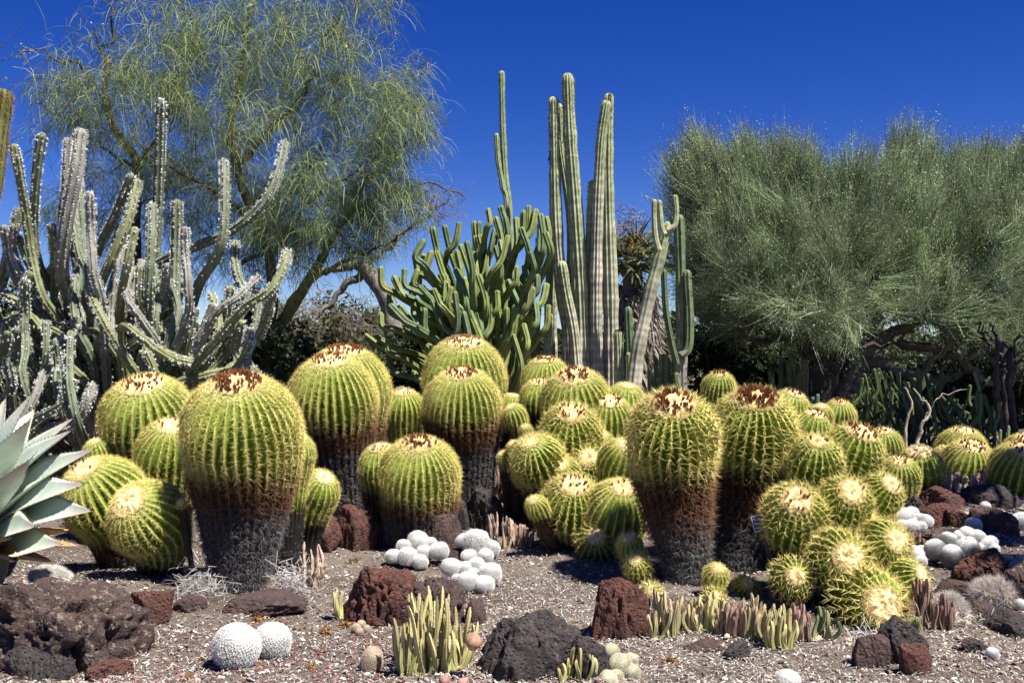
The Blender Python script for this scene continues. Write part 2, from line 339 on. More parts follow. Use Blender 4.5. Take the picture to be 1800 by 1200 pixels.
RK = [
 (95, 1012, 1190, 300, 4.15, 'conglo', 'broad brown conglomerate outcrop with pale embedded stones below the agave', 1, .75, 26, .16),
 (78, 1122, 1215, 128, 3.72, 'dark', 'blackish lava rock in front of the conglomerate outcrop', 2, .8, 14, .08),
 (270, 1032, 1100, 84, 4.55, 'red', 'flat red slab of stone lying left of the tallest woolly trunked barrel', 3, 1.0, 9, .05),
 (335, 1046, 1078, 52, 4.72, 'purple', 'low half buried purple brown stone beside the flat red slab', 4, 1.0, 10, .06),
 (548, 896, 968, 112, 5.75, 'red', 'smoother red rock shouldering against the stripy dry finger plant', 5, .8, 12, .06),
 (618, 884, 965, 100, 5.95, 'red', 'angular red rock between the leaning barrel and the pale wood chips', 6, .8, 10, .08),
 (445, 1042, 1084, 175, 4.80, 'purple', 'low purple grey slab under the foot of the tallest front barrel', 7, .75, 14, .06),
 (672, 992, 1105, 160, 4.85, 'red', 'large craggy red rock with deep hollows in the middle of the bed', 8, .75, 18, .17),
 (762, 1014, 1100, 112, 4.75, 'purple', 'grey and rust rock with a dark cavity behind the yellow finger plant', 9, .8, 16, .17),
 (775, 900, 975, 82, 5.75, 'purple', 'purple brown rock rising behind the white pincushion heads', 10, .8, 12, .09),
 (800, 962, 990, 36, 5.60, 'purple', 'small reddish stone wedged between two white pincushion clumps', 41, .8, 12, .09),
 (850, 850, 930, 62, 6.35, 'dark', 'dark pitted lava rock beside the pinkish finger plant', 11, .8, 14, .14),
 (811, 878, 930, 30, 6.20, 'dark', 'narrow slate grey stone standing against the dark pitted rock', 12, .9, 8, .03),
 (1088, 1012, 1126, 108, 4.70, 'red', 'tall rust red lava boulder in front of the shaded barrels', 43, .8, 24, .13),
 (930, 1072, 1205, 205, 4.05, 'dark', 'big charcoal lava boulder at the front edge of the bed', 14, .7, 22, .125),
 (1025, 1112, 1195, 92, 4.02, 'dark', 'cracked charcoal boulder next to the woolly green pincushion cluster', 15, .8, 14, .09),
 (838, 1050, 1098, 42, 4.55, 'purple', 'small pinkish pointed stone behind the yellow finger plant', 16, .9, 10, .06, .3),
 (1575, 1084, 1170, 104, 4.45, 'dark', 'dark brown lava rock wedged under the lowest front barrel', 17, .8, 14, .12),
 (1542, 1112, 1174, 78, 4.25, 'purple', 'wedge shaped brown rock in front of the lava rock under the lowest barrel', 18, .6, 10, .07),
 (1606, 1130, 1188, 60, 4.2, 'red', 'rough brown rock at the right end of the front pair', 19, .6, 12, .09),
 (1296, 1124, 1160, 60, 4.18, 'dark', 'smooth dark grey stone lying in front of the finger plant row', 20, .8, 12, .03),
 (1240, 1122, 1146, 70, 4.30, 'purple', 'flat rusty stone nearly buried left of the smooth dark stone', 42, .8, 12, .05),
 (1738, 962, 1030, 120, 5.35, 'red', 'large red brown boulder on the bank below the white domes', 21, .9, 16, .12),
 (1800, 985, 1070, 90, 5.1, 'conglo', 'tan streaked boulder on the right hand bank', 22, .9, 16, .1),
 (1680, 1020, 1058, 70, 5.0, 'purple', 'low brown rock between the two spiny grey tufts', 23, .9, 12, .07),
 (1775, 1072, 1120, 90, 4.6, 'dark', 'blackish rock low on the bank at the frame edge', 24, .9, 13, .09),
 (1722, 1052, 1092, 60, 4.75, 'purple', 'brown rock sitting left of the blackish bank rock', 25, .9, 13, .09),
 (1715, 1122, 1148, 50, 4.35, 'dark', 'small dark lava lump beside the tiny white pincushion', 26, .9, 13, .12),
 (1612, 868, 925, 60, 6.55, 'dark', 'grey pitted rock below the spiny barrel at the clump end', 27, .9, 14, .14),
 (1648, 882, 928, 70, 6.45, 'red', 'dull red rock behind the shaded grey pincushion clump', 28, .9, 14, .1),
 (1690, 893, 930, 58, 6.6, 'red', 'rounded brown rock left of the single white pincushion', 29, .9, 12, .07),
 (1745, 890, 935, 72, 6.5, 'purple', 'brown rock with shaded top right of the single white pincushion', 30, .9, 13, .1),
 (1640, 850, 893, 110, 7.2, 'red', 'long shaded brown rock in front of the far barrels', 31, .6, 15, .12),
 (1745, 850, 890, 100, 7.1, 'dark', 'dark shaded boulder in front of the far finger plant strip', 32, .6, 15, .1),
 (1680, 930, 955, 150, 6.05, 'conglo', 'long low stone ledge behind the white domes', 33, .5, 14, .08),
 (185, 1158, 1205, 92, 3.85, 'red', 'reddish pitted rock at the bottom left beside the blackish rock', 34, .8, 14, .12),
 (40, 1075, 1160, 90, 3.9, 'conglo', 'cream and brown lump of stones at the left frame edge', 35, .8, 22, .2),
]
for r in RK: rock(*r)
# ---------------------------------------------------------------- golden barrel cacti
PW = 2.08
GREEN = np.array((.095, .185, .016)); GREEN2 = np.array((.185, .255, .028))
BROWN = np.array((.030, .016, .009)); GREY = np.array((.014, .013, .012))
S_GOLD = np.array((.86, .73, .25)); S_PALE = np.array((.95, .84, .38)); S_BROWN = np.array((.19, .088, .038)); S_GREY = np.array((.15, .14, .14))
def lerp(a, b, t): return a*(1-t[:, None])+b*t[:, None]
def barrel(cx, cy, w, d, n, label, gl=None, bl=None, base=None, ribs=27, fl=0, crown=.40, cap=.98, foot=.62, seed=0, sp=1.0, flc=(.20, .075, .028), dry=False, name='barrel_cactus', yel=0.0, nsp=6, slen=1.0):
    """cx, cy: middle of the widest ring and w: its width in the photograph; d: depth; n: axis (right, up, toward camera);
    gl, bl: green and brown lengths from the crown in photograph pixels"""
    g = rng(900+seed)
    Ce = P(cx, cy, d); R = w/2/F*d*(1.06 if 890 < cx < 1110 or cx > 1380 else 1.0); n = np.array([n[0], -n[2]*(1.55 if n[1] > .9 else 1.0), n[1]], float); n /= np.linalg.norm(n)
    A = Ce+n*R*cap
    if base is None: G = np.array([Ce[0]-n[0]*R*.6, max(d-n[1]*R*.9, d), 0])
    else: G = np.array([(base[0]-900)/F*base[1], base[1], 0])
    G[2] = gz(G[0], G[1])-.06
    k = min(1.25*R, .5*np.linalg.norm(Ce-G)); K1 = Ce-n*k
    t = np.linspace(0, 1, 30)[:, None]
    pa = (1-t)**2*G+2*t*(1-t)*K1+t*t*Ce
    pa = np.vstack([pa, Ce+(A-Ce)*np.linspace(.1, 1, 10)[:, None]])
    s_all = np.concatenate([[0], np.cumsum(np.linalg.norm(np.diff(pa, axis=0), axis=1))]); Ltot = s_all[-1]
    Hc = R*cap
    sc = d/F; loose = bl is None
    if loose: foot = min(foot, .5)
    gl = gl*.86*sc if gl else 2.0*R; bl = bl*sc if bl else (.45*R if w > 75 else 3*R)
    def rad(s):               # s: distance from the apex
        q = np.clip(1-s/Hc, 0, 1); top = R*np.maximum(1-q**PW, 0)**(1/PW)
        lo = np.clip((s-Hc)/max(Ltot-Hc, 1e-3), 0, 1)
        low = R*(1-(1-foot*.80)*lo**1.2)
        if Ltot-Hc < 1.2*R: low = R*np.sqrt(np.maximum(1-(lo*.72)**2, 0.05))
        return np.where(s < Hc, top, low)*(1+.012*np.sin(s/R*5+seed))
    def pos(s): return path_at(pa, Ltot-s)[0]
    big = w > 60
    M1, M2 = (20, 34) if big else (12, 16)
    a = np.linspace(0.02, 1, M1)**1.0
    s = np.concatenate([Hc*(1-np.cos(a*math.pi/2))**.9, Hc+(Ltot-Hc)*np.linspace(0, 1, M2+1)[1:]])
    p = pos(s); tt, u, v = frames(p[::-1]); tt, u, v = tt[::-1], u[::-1], v[::-1]
    S = (8 if big else 6); NS = ribs*S; th = np.arange(NS)/NS*2*math.pi; ph = (np.arange(NS) % S)/S
    valley = np.sin(math.pi*ph)
    depth = (.25 if slen > 1.12 else .16)*np.clip((rad(s)/R-.30)/.45, 0, 1)*np.clip(1.4-(s-gl)/(.9*R), .35, 1)
    mult = 1-depth[:, None]*valley[None]
    r = rad(s)[:, None]*mult
    off = g.uniform(0, 6.28)
    wob = 1+.02*np.sin(3*th[None]+off+s[:, None]/R*2)
    V = p[:, None]+(u[:, None]*np.cos(th)[None, :, None]+v[:, None]*np.sin(th)[None, :, None])*(r*wob)[..., None]
    M = len(s)
    age = np.clip((s-gl*.84)/(gl*.24+1e-6), 0, 1); age2 = np.clip((s-gl-bl*.6)/(bl*.8+1e-6), 0, 1)
    rid = np.repeat((1-valley)[None], M, 0).ravel()**2
    c = lerp(np.repeat(GREEN[None], M, 0), np.repeat(GREEN2[None], M, 0), np.full(M, .25+yel)+.3*np.clip(1-s/R, 0, 1))
    c = lerp(c, np.repeat(BROWN[None], M, 0), age); c = lerp(c, np.repeat(GREY[None], M, 0), age2)
    c = np.repeat(c, NS, 0)
    if dry: c = lerp(c, np.repeat([[.22, .19, .07]], len(c), 0), rid*.8)
    else: c = lerp(c, np.repeat([[.66, .56, .17]], len(c), 0), rid**3*.9*np.repeat(1-age, NS))
    root = thing(name, label, 'cactus', G, 'golden barrel cacti')
    Q = V.reshape(-1, 3)-G
    Q = np.vstack([Q, (A+n*-.006*R)[None]-G]); c = np.vstack([c, c[:1]])
    cf = np.stack([np.full(NS, len(Q)-1), (np.arange(NS)+1) % NS, np.arange(NS)], 1)
    body = mk('body', Q, [ring_faces(M, NS)[:, ::-1], cf], M_BODY, c, root, True)
    # spines on the rib crests
    bold = slen > 1.12
    step = (.032 if bold else .024 if big else .020)*(1 if R > .1 else .8)
    sf = np.concatenate([Hc*np.linspace(0, 1, 400)**2.2, Hc+(Ltot-Hc)*np.linspace(0, 1, 200)[1:]]); rf = rad(sf); rf[0] = 0
    arc = np.concatenate([[0], np.cumsum(np.hypot(np.diff(sf), np.diff(rf)))]); a0 = .88*crown*R; al = []; x = a0
    while x < arc[-1]-.03:
        al.append(x); x += step*((.85 if bold else .62)+(.15 if bold else .38)*min(1, (x-a0)/(.9*R)))
    al = np.array(al); rs = np.interp(al, arc, sf)
    if dry: rs, al = rs[::3], al[::3]
    ns = len(rs); pp = pos(rs)
    uu = np.stack([np.interp(rs, s, u[:, k]) for k in range(3)], 1); vv = np.stack([np.interp(rs, s, v[:, k]) for k in range(3)], 1); tn = norm(np.stack([np.interp(rs, s, tt[:, k]) for k in range(3)], 1))
    ra = rad(rs); drds = (rad(rs+1e-3)-rad(np.maximum(rs-1e-3, 0)))/2e-3
    tr = np.arange(ribs)/ribs*2*math.pi
    e = norm(uu)[:, None]*np.cos(tr)[None, :, None]+norm(vv)[:, None]*np.sin(tr)[None, :, None]
    wb = 1+.02*np.sin(3*tr[None]+off+rs[:, None]/R*2)
    jit = g.uniform(-.4, .4, (ns, ribs))*step
    Pt = pp[:, None]+e*(ra[:, None]*wb)[..., None]*.995+tn[:, None]*jit[..., None]*.5
    Nn = norm(e+tn[:, None]*np.clip(drds, -.3, 9)[:, None, None]); Tn = norm(tn[:, None]-e*np.clip(drds, -.3, 9)[:, None, None])
    Pt, Nn, Tn = (z.reshape(-1, 3) for z in (Pt, Nn, Tn))
    sa = np.repeat(rs, ribs)+g.normal(0, .06*gl, ns*ribs)+np.tile(.10*gl*vnoise(np.stack([np.cos(tr), np.sin(tr), tr*0+seed], 1), 1.6)+g.normal(0, .03*gl, ribs), ns)
    ag = np.clip((sa-gl*.80)/(gl*.34), 0, 1); ag2 = np.clip((sa-gl-bl*.6)/(bl*.7), 0, 1)
    young = np.clip(1.15-np.repeat(al-a0, ribs)/(.28*R), 0, 1)
    cc = lerp(np.repeat(S_GOLD[None], len(sa), 0), np.repeat(S_PALE[None], len(sa), 0), young)
    cc = lerp(cc, np.repeat(S_BROWN[None], len(sa), 0), ag); cc = lerp(cc, np.repeat(S_GREY[None], len(sa), 0), ag2)
    sz = np.clip(R/.24, .45, 1.1)**.6*slen
    ln = (.043 if bold else .033)*sz*(1+.2*ag-.45*ag2)*(1+(0 if bold else .15)*young); wd = (.00125 if bold else .0010)*sz*sp*(1-.1*ag2)*(1+.25*young)
    nsp = 5 if bold else 7
    if loose:
        kp = (ag < .5) | (g.random(len(ag)) < .3); Pt, Nn, Tn, ln, wd, ag, ag2, cc = (z[kp] for z in (Pt, Nn, Tn, ln, wd, ag, ag2, cc))
    sv = spines(Pt-G, Nn, Tn, nsp, ln, wd, .75 if bold else .60, .70 if bold else .80, (.02 if bold else .14)+.45*ag, cc, g, .16 if bold else .25)
    kk = np.nonzero(ag > (2 if loose else .6))[0]
    if len(kk):
        kk = np.repeat(kk, 2); s2 = spines(Pt[kk]-G+g.normal(0, .008, (len(kk), 3)), Nn[kk], Tn[kk], 3, .034*sz, .0012*sz, .6, .9, .7, cc[kk], g, .6); sv = join([sv, s2])
    mk('spines', *sv[:2], M_SPINE, sv[2], root)
    # woolly crown
    rc = crown*R; k = 9; aa = np.linspace(0, 1, k); rr = rc*aa[::-1]
    q = np.clip(1-(rr/R)**PW, 0, 1)**(1/PW); zc = Hc*(q-1)+.012*sz*(1-(rr/rc)**4)-.010*sz*np.exp(-(rr/(.4*rc))**2)
    SS = 36; th2 = np.arange(SS)/SS*2*math.pi; U, Vv = norm(u[:1])[0], norm(v[:1])[0]
    lob = 1+.10*np.cos(ribs/2*th2)[None]*aa[::-1][:, None]
    wv = A[None, None]+n*zc[:, None, None]+(U*np.cos(th2)[:, None]+Vv*np.sin(th2)[:, None])[None]*(rr[:, None]*lob)[..., None]
    wv = wv.reshape(-1, 3); wv = wv+n*(vnoise(wv, 95, seed)*.006*sz+vnoise(wv, 40, seed)*.006*sz)[:, None]
    wc = np.repeat([[.86, .66, .34]], len(wv), 0)*(1+.22*vnoise(wv, 120, 3)[:, None])
    wool = (wv-G, [ring_faces(k, SS)], wc)
    nh = int(1700*min(1, R/.2)); ra_ = rc*np.sqrt(g.random(nh))*1.06; ta = g.uniform(0, 6.28, nh)
    ee = U*np.cos(ta)[:, None]+Vv*np.sin(ta)[:, None]
    qz = np.clip(1-(ra_/R)**PW, 0, 1)**(1/PW)
    hp = A+n*(Hc*(qz-1))[:, None]+ee*ra_[:, None]
    hv = spines(hp-G, norm(n+ee*(.9*ra_/rc)[:, None]), norm(ee+n*.01), 3, .013*sz, .0010*sz, .7, .6, 0, np.repeat([[.90, .74, .40]], nh, 0), g)
    W_ = join([wool, hv]); mk('woolly_crown', *W_[:2], M_WOOL, W_[2], root)
    if fl:
        fl = int(fl*1.5) if fl > 10 else fl
        ta = g.uniform(0, 6.28, fl); ra_ = rc*g.uniform(.35, .98, fl)
        ee = U*np.cos(ta)[:, None]+Vv*np.sin(ta)[:, None]
        qz = np.clip(1-(ra_/R)**PW, 0, 1)**(1/PW)
        hp = A+n*(Hc*(qz-1)+.006)[:, None]+ee*ra_[:, None]
        fv = spines(hp-G, norm(n*.8+ee*.25+np.array([0, 0, .45])), ee, 11, .026*sz, .0040*sz, 1.5, .34, 0, np.repeat([flc], fl, 0)*(.5+1.1*g.random((fl, 1))), g)
        if fl > 10: mk('dried_flowers', *fv[:2], M_DRYF, fv[2], root)
        else:
            for q in range(fl):
                v1 = fv[0][q*44:(q+1)*44]; b4 = np.arange(11)[:, None]*4
                mk('dried_flower', v1, [np.concatenate([b4+[0, 1, 3], b4+[1, 2, 3], b4+[2, 0, 3]])], M_DRYF, fv[2][q*44:(q+1)*44], root)
    return root
BEI = (.50, .40, .27)
# cx, cy, w, d, axis(right, up, toward), label, options
BC = [
 (424, 768, 214, 5.02, (.03, .96, .24), 'tallest front barrel cactus with a shaggy grey trunk and dense brown dried flowers', dict(gl=190, bl=70, base=(418, 5.05), fl=95, ribs=36, crown=.40, cap=1.02, foot=.44)),
 (261, 738, 166, 6.35, (.03, .95, .30), 'wide flat topped barrel cactus behind the agave with beige crown facing up', dict(fl=36, ribs=30, crown=.42, cap=.92, gl=190)),
 (298, 797, 120, 5.75, (.22, .90, .40), 'half hidden barrel cactus squeezed between the flat topped barrel and tallest barrel', dict(fl=10, ribs=26, gl=170)),
 (184, 875, 146, 5.45, (-.30, .80, .50), 'barrel cactus leaning left under the agave leaf shadows', dict(fl=5, ribs=27, crown=.36, gl=170)),
 (262, 912, 138, 5.04, (-.26, .62, .74), 'round flowerless barrel cactus tipped forward at the foot of the tallest barrel', dict(ribs=27, crown=.40, gl=180, base=(268, 5.2))),
 (172, 795, 48, 6.15, (-.1, .9, .3), 'tiny barrel pup peeping out above the leaning left barrel', dict(ribs=18)),
 (512, 800, 84, 5.42, (.30, .88, .25), 'slim barrel cactus hugging the right side of the tallest barrel', dict(ribs=24, gl=150)),
 (556, 866, 82, 5.72, (.42, .74, .40), 'small bright barrel cactus leaning right above the smoother red rock', dict(ribs=21, gl=110, base=(530, 5.75))),
 (319, 885, 15, 4.92, (.2, .5, .8), 'thumb sized yellow pup on the side of the tallest barrel', dict(ribs=12, base=(345, 5.0), slen=.9)),
 (585, 705, 160, 6.75, (0, .97, .20), 'barrel cactus with grey wrinkled trunk in front of its wide twin', dict(gl=125, bl=50, base=(612, 6.85), fl=36, ribs=34, cap=1.0, foot=.45)),
 (606, 690, 160, 7.10, (.06, .98, .14), 'wide barrel cactus standing just behind the wrinkled trunk barrel', dict(gl=145, bl=45, fl=55, ribs=34, cap=1.0, foot=.6, base=(632, 7.2))),
 (709, 722, 78, 7.3, (.05, .95, .22), 'narrow barrel cactus filling the gap between the two twin columns', dict(fl=14, ribs=24, flc=BEI, gl=130)),
 (737, 838, 144, 6.12, (.03, .96, .22), 'low squat barrel cactus with brown skirt behind the white pincushions', dict(gl=115, bl=35, fl=44, ribs=32, base=(735, 6.15), cap=.95, foot=.85)),
 (672, 822, 84, 6.45, (-.06, .96, .22), 'dusky barrel cactus tucked behind the left flank of the squat one', dict(gl=90, bl=60, fl=14, ribs=24, flc=BEI, foot=.8)),
 (813, 718, 142, 7.0, (0, .97, .20), 'column like barrel cactus with grey fibrous trunk beside the dark pitted rock', dict(gl=90, bl=55, fl=44, ribs=34, base=(822, 7.05), foot=.62)),
 (815, 668, 148, 7.6, (.03, .97, .20), 'hindmost big barrel cactus with straw coloured crown under the candelabra clump', dict(gl=150, fl=48, flc=(.32, .20, .11), ribs=32, crown=.42, cap=1.0)),
 (898, 716, 46, 7.7, (.15, .95, .15), 'thin barrel cactus just right of the straw crowned one', dict(ribs=20, gl=80)),
 (960, 672, 84, 7.9, (0, .97, .16), 'rearmost barrel cactus at the foot of the tall pale columns', dict(fl=26, ribs=26, gl=100)),
 (951, 705, 74, 7.5, (-.05, .97, .20), 'brown skirted barrel cactus in front of the rearmost one', dict(gl=65, bl=40, fl=12, ribs=24, flc=(.3, .16, .08))),
 (1013, 712, 122, 7.15, (-.08, .93, .30), 'broad barrel cactus with a dark flower wreath below the pale columns', dict(fl=40, ribs=27, crown=.42, gl=140)),
 (906, 731, 40, 6.95, (-.35, .85, .3), 'small fuzzy pup left of the brown skirted barrel', dict(ribs=16, slen=1.0, yel=.2)),
 (1003, 766, 106, 6.75, (.0, .80, .58), 'spiny barrel cactus with long white needles below the flower wreath barrel', dict(fl=16, ribs=23, crown=.42, gl=115, slen=1.25)),
 (1070, 739, 84, 7.05, (.0, .88, .40), 'barrel cactus with upright brown flower spikes right of the wreathed one', dict(fl=22, ribs=23, crown=.5, gl=105)),
 (1098, 712, 74, 7.4, (.1, .9, .35), 'yellow bristly barrel cactus behind the upright spiked one', dict(ribs=22, yel=.4, crown=.3)),
 (1130, 720, 40, 7.6, (.1, .9, .3), 'little yellow barrel cactus behind the bristly yellow one', dict(ribs=16, yel=.4)),
 (948, 812, 92, 6.45, (-.30, .78, .52), 'barrel cactus leaning left over the pinkish finger plant', dict(ribs=22, gl=100, crown=.28, slen=1.2)),
 (1031, 818, 72, 6.6, (.03, .50, .86), 'small barrel cactus facing forward with a round tan eye', dict(ribs=19, crown=.42, gl=80, slen=1.2)),
 (1092, 812, 80, 6.25, (.15, .80, .5), 'yellowish barrel cactus half shaded behind the leaning tall barrel', dict(ribs=21, yel=.3, gl=90)),
 (1006, 893, 110, 5.92, (.04, .84, .54), 'round barrel cactus with brown speckled crown above the dark shadow', dict(fl=14, ribs=24, crown=.44, gl=130, slen=1.15)),
 (1086, 903, 116, 5.80, (.12, .86, .46), 'shaded round barrel cactus beside the brown speckled crown', dict(fl=8, ribs=24, crown=.36, gl=120, base=(1085, 5.9))),
 (944, 890, 38, 5.75, (-.3, .7, .6), 'fist sized yellow pup left of the brown speckled barrel', dict(ribs=15, yel=.3, base=(985, 5.9))),
 (925, 757, 22, 6.6, (-.2, .7, .6), 'tiny round pup under the fuzzy pup', dict(ribs=13, yel=.3)),
 (906, 790, 30, 6.7, (-.4, .8, .4), 'fluffy yellow pup above the pale stone chip', dict(ribs=14, yel=.3)),
 (889, 808, 32, 6.75, (-.4, .8, .4), 'outermost fluffy pup left of the leaning barrel', dict(ribs=14, yel=.3)),
 (1108, 962, 46, 5.35, (-.2, .8, .5), 'upper shaded yellow pup at the foot of the leaning tall barrel', dict(ribs=14, yel=.3, slen=1.2)),
 (1120, 995, 50, 5.22, (-.2, .6, .7), 'lower shaded yellow pup resting near the rust boulder', dict(ribs=15, yel=.3, slen=1.2)),
 (1144, 1044, 42, 4.98, (-.1, .5, .8), 'yellow starry pup on the ground behind the rust boulder', dict(ribs=14, yel=.3, slen=1.3)),
 (1181, 770, 162, 5.22, (-.05, .92, .36), 'tall barrel cactus leaning left with a long dark brown skirt and cream crown', dict(gl=170, bl=110, base=(1216, 5.2), fl=46, ribs=28, crown=.46, cap=.98, foot=.44, slen=1.2)),
 (1325, 765, 158, 5.55, (-.03, .95, .28), 'tall barrel cactus with a thick crown of brown spiky dried flowers', dict(gl=165, bl=90, base=(1305, 5.5), fl=110, ribs=28, crown=.46, cap=1.0, foot=.62, slen=1.15)),
 (1264, 684, 62, 6.3, (0, .97, .2), 'barrel cactus peeking out between the two tall barrels', dict(fl=20, ribs=24, gl=90)),
 (1385, 725, 74, 5.95, (.25, .93, .2), 'mostly hidden barrel cactus behind the spiky crowned tall one', dict(fl=16, ribs=24, gl=110)),
 (1424, 756, 66, 5.85, (.2, .88, .35), 'small barrel cactus with slanting flower row beside the spiky crowned one', dict(fl=16, ribs=20, crown=.46, gl=90)),
 (1474, 732, 56, 6.9, (.03, .96, .22), 'upright barrel cactus under the fork of the tree trunks', dict(fl=18, ribs=22, gl=75)),
 (1443, 732, 42, 6.75, (-.1, .93, .3), 'pale yellow barrel cactus nestled by the one under the trunk fork', dict(ribs=17, yel=.4)),
 (1431, 814, 94, 5.35, (-.02, .84, .52), 'barrel cactus with a small yellow eye and few brown buds in mid clump', dict(fl=5, ribs=21, crown=.34, gl=110, slen=1.2)),
 (1497, 800, 102, 5.6, (.22, .88, .40), 'bright green barrel cactus with a tilted crest of brown flowers', dict(fl=30, ribs=20, crown=.50, gl=125, slen=1.15)),
 (1396, 908, 110, 4.95, (-.10, .66, .72), 'barrel cactus beside the plant label with a mottled cream crown', dict(fl=9, ribs=21, crown=.44, gl=130, slen=1.25)),
 (1485, 885, 90, 5.02, (.0, .60, .78), 'barrel cactus with one brown bud right of the mottled crown', dict(fl=2, ribs=20, crown=.48, gl=100, slen=1.25)),
 (1546, 871, 74, 5.25, (.30, .66, .66), 'barrel cactus facing right with two brown buds below the tilted crest', dict(fl=3, ribs=19, crown=.46, gl=85, slen=1.25)),
 (1474, 985, 104, 4.72, (.03, .34, .92), 'barrel cactus staring forward with a big plain yellow disc in mid slope', dict(ribs=22, crown=.46, gl=100, slen=1.35, base=(1474, 5.1))),
 (1552, 960, 90, 4.85, (.20, .42, .86), 'barrel cactus with plain disc above the right facing side barrel', dict(ribs=21, crown=.44, gl=95, slen=1.3, base=(1530, 5.2))),
 (1588, 1018, 72, 4.72, (.58, .42, .66), 'barrel cactus turned to the right showing curved yellow ribs', dict(ribs=20, crown=.42, gl=90, slen=1.25, base=(1555, 5.0))),
 (1523, 1064, 128, 4.56, (.10, .28, .94), 'lowest front barrel cactus with a large starburst face above the brown rocks', dict(ribs=23, crown=.46, gl=100, slen=1.35, base=(1522, 4.85), foot=.8)),
 (1391, 1017, 72, 4.72, (-.06, .36, .92), 'small starburst barrel cactus above the finger plant row', dict(ribs=18, crown=.40, gl=70, slen=1.35, base=(1400, 5.0))),
 (1258, 1012, 44, 4.95, (.1, .75, .6), 'grapefruit sized pup at the foot of the dark brown skirt', dict(ribs=15, yel=.2, slen=1.1)),
 (1255, 1052, 40, 4.8, (.0, .5, .85), 'flattened yellow pup behind the finger plant row', dict(ribs=14, yel=.3, slen=1.2)),
 (1310, 1030, 44, 5.05, (.0, .5, .8), 'deeply shaded starry pup between the skirt and the sign stake', dict(ribs=14, slen=1.3)),
 (1581, 838, 68, 6.35, (-.12, .93, .3), 'golden barrel cactus above the grey pitted rock at the right end of the clump', dict(fl=14, ribs=22, gl=95)),
 (1553, 786, 64, 7.7, (-.05, .97, .2), 'dark green barrel cactus in the shade behind the dry one', dict(fl=14, ribs=23, gl=70)),
 (1617, 828, 82, 7.45, (-.14, .95, .2), 'nearly spineless drying barrel cactus with beige seed crown and grey side', dict(fl=40, flc=(.55, .47, .36), ribs=22, dry=True, gl=62, bl=30, crown=.5, nsp=4)),
 (1690, 795, 84, 9.4, (0, .97, .2), 'furthest barrel cactus with a dull brown top', dict(fl=22, ribs=26, crown=.4, flc=(.2, .12, .06))),
 (1666, 812, 56, 8.8, (-.1, .96, .25), 'barrel cactus with cream crown behind the ribbed dark green one', dict(fl=18, ribs=22, crown=.5)),
 (1701, 822, 92, 8.2, (.03, .95, .28), 'ribbed dark green barrel cactus with brown cream crown among the far group', dict(fl=32, ribs=25, crown=.46)),
 (1792, 832, 104, 7.7, (0, .95, .28), 'barrel cactus cut by the frame edge in the far group', dict(fl=34, ribs=25, crown=.46)),
 (1798, 800, 70, 8.3, (0, .95, .28), 'barrel cactus behind the one cut by the frame edge', dict(fl=24, ribs=24, crown=.46)),
 (988, 838, 70, 6.45, (-.1, .7, .6), 'barrel cactus wedged in shade behind the brown speckled crown', dict(ribs=20, gl=70, slen=1.15)),
 (1050, 790, 66, 6.85, (.05, .85, .45), 'barrel cactus glimpsed between the long needled and upright spiked ones', dict(ribs=20, gl=70)),
 (930, 830, 60, 6.6, (-.35, .75, .5), 'barrel cactus bulging out below the left leaning one', dict(ribs=19, gl=60, slen=1.15)),
 (975, 930, 62, 6.1, (-.2, .6, .7), 'dim barrel cactus low in the shadow under the speckled crown', dict(ribs=18, gl=60, slen=1.2, base=(1000, 6.2))),
 (1050, 955, 72, 5.75, (-.1, .5, .8), 'dim barrel cactus deepest in the black shadow', dict(ribs=18, gl=60, slen=1.2, base=(1055, 5.85))),
 (1440, 870, 66, 5.35, (-.1, .7, .65), 'barrel cactus showing in the gap right of the mottled crown', dict(ribs=19, gl=60, slen=1.2)),
 (1430, 960, 64, 5.0, (-.1, .5, .8), 'barrel cactus in the dark gap below the mottled crown', dict(ribs=18, gl=60, slen=1.2)),
 (1515, 925, 60, 5.1, (.1, .6, .75), 'barrel cactus squeezed in the middle of the right hand slope', dict(ribs=18, gl=60, slen=1.2)),
]
for i, b in enumerate(BC): barrel(*b[:6], seed=i, **b[6])
